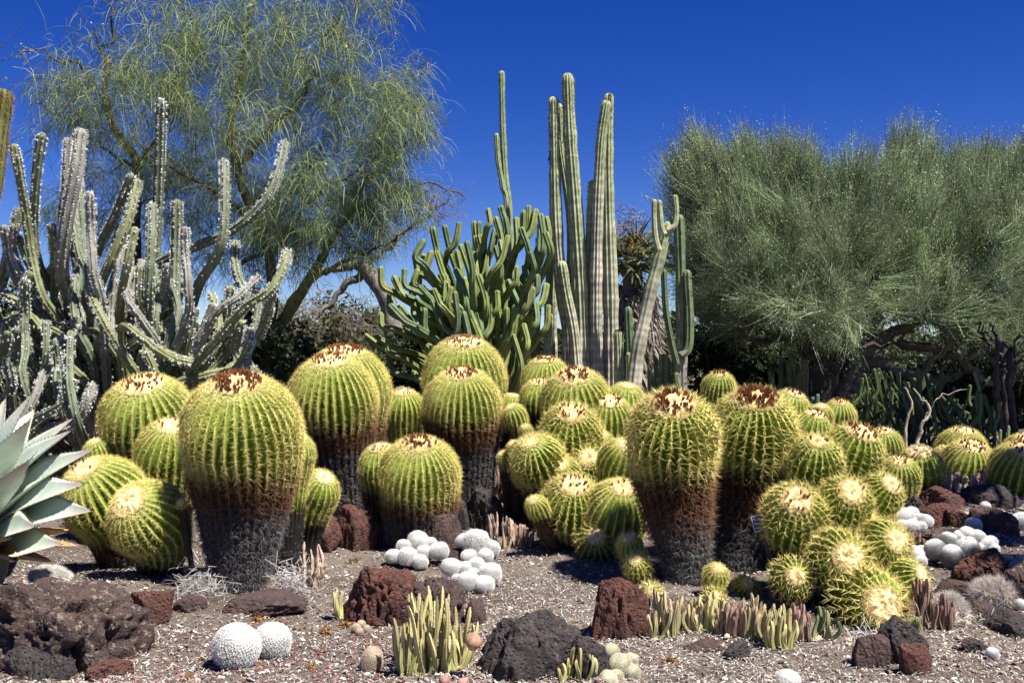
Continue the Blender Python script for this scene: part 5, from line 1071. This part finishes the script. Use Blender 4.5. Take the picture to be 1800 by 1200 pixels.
def weeping_tree():
    g = rng(31); base = P(470, 700, 11.4); base[2] = gz(base[0], base[1])
    root = thing('weeping_tree', 'airy weeping tree with hanging thread leaves and yellow flowers behind the candelabra cactus', 'tree', base)
    d = 11.5

    t1 = limb([(455, 700, d), (468, 620, d), (500, 560, d+.1), (545, 490, d+.2), (590, 410, d+.3)], .085, .05, g=g, w=.012)
    t2 = limb([(448, 700, d), (470, 600, d-.1), (480, 500, d-.1), (455, 400, d), (415, 290, d), (405, 200, d)], .075, .045, 20, g=g, w=.015)
    t3 = limb([(470, 640, d), (520, 520, d-.3), (600, 460, d-.4)], .05, .025, g=g, w=.012)
    t4 = limb([(235, 720, d+.6), (238, 560, d+.6), (235, 420, d+.6), (243, 300, d+.5), (200, 215, d+.4), (185, 165, d+.3)], .085, .045, 20, g=g, w=.015)
    L = [t1, t2, t3, t4,
         limb([(590, 410, d+.3), (640, 330, d+.3), (690, 280, d+.2), (735, 235, d)], .05, .018, g=g), limb([(590, 410, d+.3), (660, 350, d+.6), (740, 320, d+.8), (815, 345, d+.9)], .03, .008, g=g),
         limb([(405, 200, d), (425, 120, d), (440, 30, d), (450, -60, d)], .045, .015, g=g), limb([(415, 290, d), (500, 200, d-.2), (560, 110, d-.3), (600, 20, d-.3)], .04, .012, g=g),
         limb([(455, 400, d), (370, 330, d-.3), (300, 300, d-.4), (245, 250, d-.5)], .035, .012, g=g), limb([(185, 165, d+.3), (190, 90, d+.3), (195, 10, d+.2)], .035, .012, g=g),
         limb([(200, 215, d+.4), (150, 130, d+.3), (90, 95, d+.2), (30, 90, d)], .03, .008, g=g), limb([(235, 300, d+.5), (140, 230, d+.5), (60, 180, d+.4)], .025, .008, g=g),
         limb([(243, 300, d+.5), (300, 200, d+.4), (330, 100, d+.5), (340, 10, d+.5)], .04, .012, g=g), limb([(600, 460, d-.4), (680, 430, d-.6), (720, 400, d-.8)], .025, .008, g=g),
         limb([(415, 470, d), (500, 420, d-.4), (570, 330, d-.6), (640, 300, d-.7)], .03, .01, g=g)]
    t1[0][0][2] = base[2]-.1; t2[0][0][2] = base[2]-.1; t4[0][0][2] = base[2]-.1
    V, Fc = tubes([L[0], L[2]], 9); mk('trunk', V-base, [Fc], M_BARK, np.repeat([(.16, .17, .05)], len(V), 0), root, True)
    V, Fc = tubes([L[1]], 9); mk('trunk', V-base, [Fc], M_BARK, np.repeat([(.10, .085, .05)], len(V), 0), root, True)
    V, Fc = tubes([L[3]], 9); mk('trunk', V-base, [Fc], M_BARK, np.repeat([(.07, .055, .04)], len(V), 0), root, True)
    E = [(430, 130, d, 240, 150, 1.4), (300, 60, d, 200, 110, 1.2), (250, 190, d, 170, 120, 1.2), (600, 150, d, 150, 120, 1.2), (560, 60, d, 150, 80, 1), (600, 330, d, 150, 130, 1.2), (450, 330, d+.4, 200, 130, 1.2), (690, 250, d, 85, 110, .9), (560, 400, d-.3, 130, 80, .8), (300, 330, d+1, 200, 120, .8), (140, 140, d, 110, 70, .7), (120, 200, d, 80, 70, .6), (740, 200, d, 50, 60, .5), (660, 370, d, 60, 70, .7), (180, 380, d+1.2, 130, 110, .6), (720, 340, d+.5, 85, 50, .5), (640, -10, d, 80, 50, .8), (730, 120, d, 40, 30, .5), (420, 450, d+.8, 130, 70, .5)]
    att = in_ellipses(g, E, 950)
    segs, ends = grow(g, L, att)
    V, Fc = tubes(L[4:]+segs, 5)
    mk('branches', V-base, [Fc], M_BARK, np.repeat([(.085, .068, .045)], len(V), 0), root, True)
    # threads
    E2 = np.concatenate([p[2:] for p in ends]); n = 42000
    Pt = E2[g.integers(0, len(E2), n)]+g.normal(0, .09, (n, 3))
    px = 900+Pt[:, 0]/Pt[:, 1]*F; py = 600-(Pt[:, 2]-EYE)/Pt[:, 1]*F
    dens = np.clip(1.15-((px-660)/130)*(px > 660)-.45*(px < 200)-.55*vnoise(Pt, 1.3)-.25*(py < 120), .08, 1); kp = g.random(n) < dens; Pt = Pt[kp]; n = len(Pt)
    D = norm(g.normal(0, 1, (n, 3))*[1, 1, .5]+[0, 0, .15]); Ln = g.uniform(.16, .46, n)
    pal = np.array([(.17, .22, .115), (.22, .26, .15), (.13, .18, .09), (.27, .27, .12), (.20, .25, .17)]); cl = pal[g.integers(0, 5, n)]*[1.0, 1.06, .85]*(.75+.5*g.random((n, 1)))
    R = ribbons(Pt, D, Ln, np.full(n, .0029)*(.7+.6*g.random(n)), cl, g, 1.7)
    mk('hanging_foliage', R[0]-base, [R[1]], M_LEAF, R[2], root)
    nf = 750; q = E2[g.integers(0, len(E2), nf)]+g.normal(0, .08, (nf, 3)); kx = 900+q[:, 0]/q[:, 1]*F; ky = 600-(q[:, 2]-EYE)/q[:, 1]*F; q = q[ky < 330]; nf = len(q)
    f = flecks(q, g.uniform(.012, .026, nf), np.repeat([(.62, .52, .06)], nf, 0), g); tag(mk('yellow_flowers', f[0]-base, [f[1]], M_LEAF, f[2], root), kind='stuff')
weeping_tree()

def grey_tree():
    g = rng(33); d = 14.5; base = P(690, 690, d); base[2] = gz(base[0], d)
    root = thing('bare_tree', 'leaning smooth grey trunk with bare twigs behind the blue green clump', 'tree', base)
    a = limb([(700, 690, d), (688, 560, d), (672, 515, d), (655, 488, d), (636, 465, d)], .16, .11, 18, g=g, w=.01); a[0][0][2] = base[2]-.1
    b = [limb([(645, 480, d), (610, 500, d), (580, 535, d), (555, 560, d)], .07, .03, g=g, w=.015), limb([(636, 465, d), (600, 470, d), (560, 480, d)], .09, .03, g=g, w=.02), limb([(672, 515, d), (695, 510, d), (720, 500, d+.3)], .05, .02, g=g), limb([(640, 466, d), (690, 430, d), (740, 380, d), (790, 350, d)], .05, .01, g=g)]
    V, Fc = tubes([a], 12); mk('trunk', V-base, [Fc], M_BARK, np.repeat([(.21, .19, .165)], len(V), 0), root, True)
    E = [(560, 560, d+.5, 110, 70, 1), (640, 570, d+.5, 70, 60, 1), (700, 380, d, 80, 60, .6), (770, 360, d, 60, 45, .5), (480, 560, d+1, 90, 50, .8)]
    segs, ends = grow(g, [a]+b, in_ellipses(g, E, 420), r_tip=.004); ex = []
    for p in ends:
        for _ in range(2):
            s0 = p[g.integers(2, 6)]; dr = norm(g.normal(0, 1, 3)); ex.append((np.stack([s0, s0+dr*.12+g.normal(0, .03, 3), s0+dr*.27]), [.005, .004, .002]))
    V, Fc = tubes(b+segs+ex, 6); mk('branches', V-base, [Fc], M_BARK, np.repeat([(.20, .17, .14)], len(V), 0), root, True)
grey_tree()

def broom_tree(px, d, label, seed, trunks, limbs, E, natt, ntw, tcol, name='palo_verde_tree', pal=((.20, .26, .14), (.245, .30, .168), (.15, .20, .102), (.28, .312, .175))):
    g = rng(seed); base = P(px, 700, d); base[2] = gz(base[0], d)
    root = thing(name, label, 'tree', base, 'trees behind the cacti')
    T = [limb(q, a, b, 20, g=g, w=.014) for q, a, b in trunks]; T[0][0][0][2] = base[2]-.15
    L = [limb(q, a, b, 18, g=g, w=.03) for q, a, b in limbs]
    V, Fc = tubes(T, 10); V = V+(vnoise(V, 6, 2)*.02)[:, None]; mk('trunk', V-base, [Fc], M_BARK, np.repeat([tcol], len(V), 0), root, True)
    att = in_ellipses(g, E, natt); segs, ends = grow(g, T+L, att, .05)
    V, Fc = tubes(L+segs, 6); mk('branches', V-base, [Fc], M_BARK, np.repeat([np.array(tcol)*.9], len(V), 0), root, True)
    n = ntw; si = g.integers(0, len(ends), n); EE = np.array(ends); Pt = EE[si, g.integers(3, 6, n)]+g.normal(0, .045, (n, 3)); SD = g.normal(0, .42, (len(ends), 3)); ST = g.uniform(.68, 1.32, (len(ends), 1))
    py = 600-(Pt[:, 2]-EYE)/Pt[:, 1]*F
    cen = np.array([base[0], d, Pt[:, 2].min()+.9]); out = norm(Pt-cen)
    lift = np.clip((560-py)/200, 0, 1)[:, None]
    D = norm(out*.55+np.array([0, 0, 1.0])*(.10+.95*lift)+SD[si]+g.normal(0, .24, (n, 3)))
    Ln = g.uniform(.22, .62, n)*(1+.3*lift[:, 0]*g.random(n)**2)
    pl = np.array(pal); ci = pl[g.integers(0, len(pl), n)]*(.75+.5*g.random((n, 1)))*ST[si]*(1+.35*vnoise(Pt, 1.1, seed)[:, None])
    R = ribbons(Pt, D, Ln, np.full(n, .0030), ci, g, -.15*1.0, 2)
    # tiny leaves along the twigs
    m = int(n*6); k = g.integers(0, n, m); u = g.random(m)
    q = Pt[k]+D[k]*(Ln[k]*u*1.05)[:, None]+g.normal(0, .018, (m, 3))
    f = flecks(q, g.uniform(.006, .014, m), np.clip(ci[k]*(.9+.5*g.random((m, 1))), 0, 1), g)
    pq = np.nonzero((py < 420) & (out[:, 2] > .35))[0]; w_ = np.exp(-(py[pq]-py[pq].min())/70); n2 = 1500; k2 = pq[g.choice(len(pq), n2, p=w_/w_.sum())]
    D2_ = norm(out[k2]*[.5, .5, .2]+[0, 0, 1.0]+g.normal(0, .16, (n2, 3))); L2 = g.uniform(.3, .7, n2); R2 = ribbons(Pt[k2], D2_, L2, np.full(n2, .0042), ci[k2], g, -.05, 3)
    m2 = n2*16; kk = g.integers(0, n2, m2); q2 = Pt[k2][kk]+D2_[kk]*(L2[kk]*g.random(m2))[:, None]+g.normal(0, .022, (m2, 3)); f2 = flecks(q2, g.uniform(.008, .017, m2), ci[k2][kk]*(.9+.5*g.random((m2, 1))), g)
    J = join([(R[0], [R[1]], R[2]), (f[0], [f[1]], f[2]), (R2[0], [R2[1]], R2[2]), (f2[0], [f2[1]], f2[2])])
    mk('foliage', J[0]-base, J[1], M_LEAF, J[2], root)
    fl = q[g.random(m) < .0035]
    if len(fl):
        f = flecks(fl, np.full(len(fl), .016), np.repeat([(.5, .42, .06)], len(fl), 0), g); tag(mk('yellow_flowers', f[0]-base, [f[1]], M_LEAF, f[2], root), kind='stuff')
D1 = 13.2
broom_tree(1445, D1, 'broad grey green palo verde with a dark forked trunk, left half of the dense crown', 41,
  [([(1447, 720, D1), (1446, 680, D1), (1440, 640, D1), (1420, 612, D1)], .15, .10), ([(1446, 670, D1), (1462, 648, D1), (1480, 615, D1), (1490, 580, D1)], .11, .07)],
  [([(1420, 612, D1), (1370, 590, D1), (1310, 565, D1), (1240, 520, D1)], .08, .02), ([(1420, 612, D1), (1400, 560, D1), (1350, 470, D1), (1310, 380, D1)], .07, .02), ([(1420, 612, D1), (1440, 570, D1-.5), (1430, 500, D1-1)], .06, .02), ([(1490, 580, D1), (1480, 500, D1), (1440, 400, D1), (1420, 330, D1)], .06, .02), ([(1490, 580, D1), (1530, 520, D1-.4), (1550, 430, D1-.6)], .06, .02), ([(1420, 612, D1), (1450, 625, D1-.6), (1500, 612, D1-1.1), (1560, 606, D1-1.3)], .06, .025), ([(1370, 590, D1), (1330, 600, D1-.8), (1290, 575, D1-1.4)], .05, .02)],
  [(1300, 430, D1, 130, 130, 1.5), (1390, 415, D1, 120, 120, 1.6), (1255, 350, D1, 70, 75, 1), (1215, 335, D1, 40, 45, .7), (1330, 510, D1-.3, 120, 70, 1.7), (1450, 480, D1, 120, 110, 1.8), (1340, 340, D1, 70, 70, 1), (1440, 545, D1-.5, 130, 45, 1.6), (1410, 330, D1, 50, 55, .8), (1260, 470, D1, 60, 80, 1.0), (1500, 400, D1, 80, 110, 1.2)], 1000, 34000, (.055, .045, .035))
D2 = 14.0
broom_tree(1500, D2, 'grey green palo verde with a leaning grey trunk and long horizontal limb', 42,
  [([(1478, 720, D2), (1490, 680, D2), (1508, 640, D2), (1520, 610, D2)], .19, .14), ([(1506, 640, D2), (1545, 640, D2-.1), (1600, 660, D2-.2), (1660, 668, D2-.2), (1690, 655, D2-.2)], .10, .05)],
  [([(1520, 610, D2), (1560, 590, D2), (1610, 560, D2), (1660, 480, D2)], .10, .03), ([(1520, 610, D2), (1540, 540, D2), (1560, 420, D2), (1580, 320, D2)], .09, .025), ([(1580, 600, D2), (1660, 620, D2-.3), (1700, 640, D2-.6), (1750, 672, D2-.8), (1830, 672, D2-.9)], .07, .045), ([(1490, 700, D2-.3), (1560, 695, D2-.5), (1590, 680, D2-.6), (1640, 630, D2-.7), (1690, 590, D2-.8)], .065, .03), ([(1660, 480, D2), (1720, 420, D2), (1760, 340, D2)], .05, .02), ([(1700, 640, D2-.6), (1760, 580, D2-.6), (1820, 500, D2-.6)], .05, .02), ([(1690, 655, D2-.2), (1720, 610, D2-.2), (1740, 560, D2)], .05, .02)],
  [(1590, 420, D2, 110, 130, 1.8), (1680, 420, D2, 120, 130, 1.8), (1590, 335, D2, 60, 80, 1), (1780, 430, D2, 120, 140, 1.8), (1700, 345, D2, 100, 60, 1), (1800, 345, D2, 90, 60, 1), (1620, 535, D2-.4, 120, 50, 1.8), (1740, 555, D2-.4, 130, 60, 1.8), (1800, 600, D2-.6, 90, 50, 1.2), (1880, 430, D2, 90, 150, 1.6), (1530, 470, D2, 70, 100, 1.4), (1840, 560, D2-.4, 100, 50, 1.4)], 1150, 40000, (.15, .13, .11))

# fan palm with its skirt of dead fronds
def palm():
    g = rng(35); d = 16.5; base = P(1112, 690, d); base[2] = gz(base[0], d); top = P(1112, 462, d)
    root = thing('fan_palm', 'fan palm with a shaggy grey skirt of dead fronds between the columns', 'palm', base)
    p = smooth_path([base+[0, 0, -.1], (base+top)/2, top], 14); V, Fc = tubes([(p, np.linspace(.2, .16, 14))], 12); mk('trunk', V-base, [Fc], M_BARK, np.repeat([(.2, .16, .12)], len(V), 0), root, True)
    def fan(c, dr, R, col, droop, name, parent, stalk=.4):
        n = 26; dr = norm(dr); s = norm(np.cross(dr, [0, 0, 1.0])+1e-4); u = np.cross(s, dr); hub = c+dr*stalk
        a = np.linspace(-1.9, 1.9, n); D = dr*np.cos(a)[:, None]+s*np.sin(a)[:, None]+u*.15
        R_ = ribbons(np.repeat([hub], n, 0), norm(D), np.full(n, R)*(.8+.3*g.random(n)), np.full(n, .017), np.repeat([col], n, 0)*(.7+.6*g.random((n, 1))), g, droop, 3)
        v, f = tubes([(np.stack([c, (c+hub)/2, hub]), [.02, .018, .012])], 5)
        J = join([(R_[0], [R_[1]], R_[2]), (v, [f], np.repeat([np.array(col)*.8], len(v), 0))]); mk(name, J[0]-base, J[1], M_LEAF, J[2], parent)
    for i in range(16):
        a = i*2.4; e = .95-.09*i; fan(top, [math.cos(a)*math.cos(e), math.sin(a)*math.cos(e), math.sin(e)], .55, (.16, .20, .10), .35, 'frond', root, .35)
    for i in range(46):
        a = i*2.4; z = top+(base-top)*(.05+.8*i/46); fan(z, [math.cos(a)*.7, math.sin(a)*.7, -.75], .62, (.30, .26, .22), 1.2, 'dead_frond', root, .3)
    n = 700; c = top+np.array([-.05, -.3, .35]); q = c+g.normal(0, 1, (n, 3))*[.16, .14, .22]
    R_ = ribbons(q, norm(g.normal(0, .4, (n, 3))+[0, 0, .3]), np.full(n, .16), np.full(n, .006), np.repeat([(.26, .17, .055)], n, 0)*(.6+.7*g.random((n, 1))), g, 1, 2)
    mk('flower_stalks', R_[0]-base, [R_[1]], M_DRYF, R_[2], root)
palm()

# shrubs and far trees
def shrub(px, d, w, ptop, label, seed, pal, n=7000, leaf=.035, name='shrub', twigs=60, cat='shrub', group='shrubs and trees in the background'):
    g = rng(seed+800); base = P(px, 650, d); base[2] = gz(base[0], d); R = w/2/F*d; H = EYE-(ptop-600)/F*d-base[2]
    root = thing(name, label, cat, base, group)
    k = 40; a = g.uniform(0, 6.28, k); rr = np.sqrt(g.random(k)); cz = g.uniform(.12, .9, k)*np.sqrt(np.maximum(1-rr**2*.7, .1)); ctr = np.stack([rr*np.cos(a)*R*.85, rr*np.sin(a)*R*.7, cz*H], 1)
    segs = []
    for c in ctr:
        st = np.array([g.normal(0, .12*R), g.normal(0, .1*R), -.05]); m = c*.5+st*.5+g.normal(0, .08*R, 3); segs.append((smooth_path([st, m, c], 7), np.linspace(.022, .006, 7)*(1+.25*H)))
    for _ in range(twigs):
        c = ctr[g.integers(0, k)]; dr = norm(g.normal(0, 1, 3)+[0, 0, .5]); segs.append((np.stack([c, c+dr*.2*R+g.normal(0, .03, 3), c+dr*.42*R]), [.006, .004, .002]))
    V, Fc = tubes(segs, 5); mk('stems', V, [Fc], M_BARK, np.repeat([(.10, .085, .065)], len(V), 0), root, True)
    rad = np.minimum(.30*R, .26*H)*g.uniform(.6, 1.3, k); i = g.integers(0, k, n); q = ctr[i]+norm(g.normal(0, 1, (n, 3)))*(rad[i]*g.random(n)**.4)[:, None]*[1.15, 1.1, .95]; q = q[q[:, 2] > .02]; n = len(q)
    pl = np.array(pal); tint = (.7+.6*g.random(k))[i][:n, None]
    f = flecks(q, leaf*g.uniform(.5, 1.2, n), pl[g.integers(0, len(pl), n)]*(.7+.6*g.random((n, 1)))*tint, g); mk('foliage', f[0], [f[1]], M_LEAF, f[2], root)
DG = [(.045, .065, .025), (.06, .085, .03), (.035, .05, .022)]; OG = [(.10, .11, .04), (.07, .09, .03), (.13, .10, .05)]; GG = [(.09, .11, .06), (.07, .09, .045)]
SH = [
 (500, 12.6, 170, 540, 'dark twiggy shrub with brownish leaves left of the wrinkled trunk barrel', OG, 5000, .045), (605, 13.4, 170, 535, 'olive shrub behind the twin barrel columns', OG, 5500, .04), (695, 13.7, 120, 560, 'small dark shrub behind the leaning grey trunk', DG, 4500, .05),
 (420, 11.2, 230, 505, 'dark shrub behind the arms of the candelabra cactus', DG, 6000, .05), (230, 10.2, 260, 460, 'broad dark shrub deep behind the candelabra cactus', DG, 7000, .05), (40, 10.2, 240, 455, 'dark shrub at the left behind the candelabra cactus', DG, 6000, .05),
 (540, 21, 300, 518, 'distant grey brown thicket under the weeping tree', OG, 9000, .06), (640, 18, 190, 530, 'twiggy olive thicket left of the leaning grey trunk', OG, 7000, .05), (450, 17, 200, 500, 'tall dark shrub under the weeping tree limbs', DG, 8000, .05), (745, 12.4, 150, 520, 'dark shrub between the grey trunk and the blue green clump', DG, 6000, .05), (830, 12.6, 230, 520, 'dark shrub mass behind the blue green clump', DG, 6000, .05), (1010, 14.5, 200, 560, 'dark shrub mass behind the tall pale columns', DG, 6000, .055),
 (1160, 19, 140, 530, 'brownish green shrub behind the leaning corky column', OG, 5000, .05), (1265, 15.2, 130, 470, 'dark evergreen tree filling the gap left of the palo verde', DG, 9000, .045), (1335, 16.0, 140, 540, 'dark evergreen shrub behind the left palo verde limbs', DG, 9000, .05),
 (1420, 18.5, 190, 575, 'shaded shrub behind the pale organ pipes', DG, 6000, .055), (1550, 16.5, 160, 630, 'grey green shrub under the long horizontal limb', GG, 7000, .04), (1640, 15.5, 180, 640, 'dusty green shrub behind the dark candelabra thickets', GG, 8000, .04),
 (1730, 14.0, 170, 628, 'feathery dark green shrub right of the thickets', GG, 9000, .03), (1810, 13.5, 170, 600, 'dark shrub at the right frame edge', DG, 9000, .035), (1720, 20, 340, 550, 'distant dark tree behind the horizontal limb', DG, 6000, .07), (1560, 21, 380, 545, 'distant tree seen through the gap under the crown', GG, 5000, .07),
]
for i, s in enumerate(SH): shrub(s[0], s[1], s[2], s[3], s[4], i, s[5], s[6], s[7])
for i, (px, d, w, pt, l) in enumerate([(-300, 30, 700, 500, 'far dark tree beyond the left frame edge'), (250, 34, 600, 520, 'far tree belt clump behind the weeping tree'), (620, 38, 600, 535, 'far low trees behind the leaning grey trunk'), (950, 36, 560, 555, 'far trees behind the tall columns'), (1300, 34, 560, 540, 'far trees behind the left palo verde'), (1650, 36, 560, 566, 'far low trees behind the right palo verde'), (2050, 30, 600, 540, 'far dark trees beyond the right frame edge')]):
    shrub(px, d, w, pt, l, 60+i, DG, 9000, .13, 'far_tree', 20, 'tree')
# bare twigs and dark stems in the right-hand shade
def bare(name, label, cat, segs, col, group=None):
    o0 = segs[0][0][0].copy(); V, Fc = tubes(segs, 7); o = mk(name, V-o0, [Fc], M_BARK, np.repeat([col], len(V), 0), None, True); o.location = o0; tag(o, label, cat, group)
g = rng(91)
a = limb([(1592, 785, 9.6), (1594, 740, 9.6), (1602, 715, 9.6), (1598, 695, 9.6), (1590, 680, 9.6)], .018, .008, g=g, w=.008); b = limb([(1612, 790, 9.7), (1622, 745, 9.7), (1635, 722, 9.7), (1620, 700, 9.7), (1605, 682, 9.7)], .022, .008, g=g, w=.008); c = limb([(1620, 745, 9.7), (1650, 698, 9.7), (1675, 690, 9.7), (1700, 684, 9.7)], .008, .004, g=g, w=.008)
a[0][0][2] = b[0][0][2] = gz(a[0][0][0], 9.6)-.03
bare('bare_bush', 'bare bush of crooked whitish stems in front of the shaded thicket', 'bush', [a, b, c], (.38, .32, .25))
for i, (px, y2, d, l) in enumerate([(1762, 600, 10.6, 'dark thin tree trunk left of the frame edge trunks'), (1785, 610, 10.9, 'dark thin tree trunk nearest the right frame edge'), (1775, 600, 11.5, 'slender dark trunk between the frame edge trunks')]):
    s = limb([(px, 790, d), (px-6, 720, d), (px-12, 660, d), (px-8, y2, d)], .045, .03, g=g, w=.012); s[0][0][2] = gz(s[0][0][0], d)-.05
    q = [limb([(px-12, 660, d), (px+15, 630, d), (px+30, 590, d)], .02, .01, g=g), limb([(px-10, 640, d), (px-30, 600, d), (px-45, 570, d)], .02, .01, g=g)]
    bare('thin_tree', l, 'tree', [s]+q, (.06, .05, .04), 'trees behind the cacti')
# leafy twigs reaching in at the upper left edge
tw = [limb([(-60, 700, 6.9), (-60, 300, 6.9), (-20, 110, 6.9), (20, 70, 6.9), (38, 40, 6.9)], .012, .002, g=g, w=.008), limb([(-20, 110, 6.9), (30, 100, 6.9), (55, 78, 6.9)], .004, .001, g=g, w=.006), limb([(-55, 260, 6.9), (0, 180, 6.9), (30, 140, 6.9)], .005, .001, g=g, w=.006), limb([(-58, 330, 6.9), (10, 260, 6.9), (35, 240, 6.9)], .004, .001, g=g, w=.008)]
tw[0][0][0][2] = gz(tw[0][0][0][0], 6.9)-.03; o0 = tw[0][0][0].copy()
root = thing('wispy_shrub', 'wispy shrub twigs with small yellowish leaves at the upper left frame edge', 'shrub', o0)
V, Fc = tubes(tw, 5); mk('stems', V-o0, [Fc], M_BARK, np.repeat([(.12, .09, .06)], len(V), 0), root, True)
e = np.concatenate([t[0][6:] for t in tw]); q = e[g.integers(0, len(e), 90)]+g.normal(0, .03, (90, 3)); f = flecks(q, g.uniform(.008, .02, 90), np.array([(.3, .28, .08), (.14, .18, .07)])[g.integers(0, 2, 90)], g); mk('leaves', f[0]-o0, [f[1]], M_LEAF, f[2], root)

# trees just beyond the right edge of the view, whose shade lies on the bank and on the thickets
def edge_tree(name, label, foot, spots, t, r, n, seed, leaf):
    g = rng(seed); base = np.array([foot[0], foot[1], gz(*foot)]); s = np.array(SUN[:])
    root = thing(name, label, 'tree', base, 'trees behind the cacti')
    cs = []
    for px, py, d in spots:
        q = P(px, py, d) if d else P(px, py, hit(px, py)); cs.append(q+s*t*g.uniform(.9, 1.15))
    cs = np.array(cs); top = cs.mean(0)*.6+base*.4; top[2] = cs[:, 2].min()*.62
    segs = [(smooth_path([base-[0, 0, .1], (base+top)/2+[.1, .05, 0], top], 12), np.linspace(.11, .08, 12))]
    for c in cs: segs.append((smooth_path([top, (top+c)/2+[0, 0, .15], c], 9), np.linspace(.05, .012, 9)))
    V, Fc = tubes(segs, 7); mk('trunk', V-base, [Fc], M_BARK, np.repeat([(.09, .075, .05)], len(V), 0), root, True)
    i = g.integers(0, len(cs), n); q = cs[i]+norm(g.normal(0, 1, (n, 3)))*(r*g.random(n)**.45)[:, None]*[1.2, 1.1, .8]
    f = flecks(q, leaf*g.uniform(.6, 1.3, n), np.array([(.10, .13, .06), (.13, .16, .08)])[g.integers(0, 2, n)], g); mk('foliage', f[0]-base, [f[1]], M_LEAF, f[2], root)
edge_tree('shade_tree', 'small leafy tree just past the frame edge that shades the bank', (5.0, 5.9), [(1612, 912, 0), (1745, 945, 0), (1655, 874, 0), (1695, 872, 0), (1738, 876, 0), (1775, 1000, 0)], 3.6, .21, 6000, 96, .035)
edge_tree('shade_tree', 'spreading tree just past the frame edge that shades the candelabra thickets', (7.6, 9.6), [(x, y, d) for x, y, d in ((1560, 690, 11.2), (1600, 720, 11), (1640, 700, 11), (1680, 725, 10.8), (1720, 700, 10.8), (1760, 720, 10.7), (1590, 750, 10.6), (1660, 750, 10.5), (1740, 750, 10.4), (1540, 740, 10.8), (1800, 700, 10.6))], 4.6, .42, 16000, 97, .05)
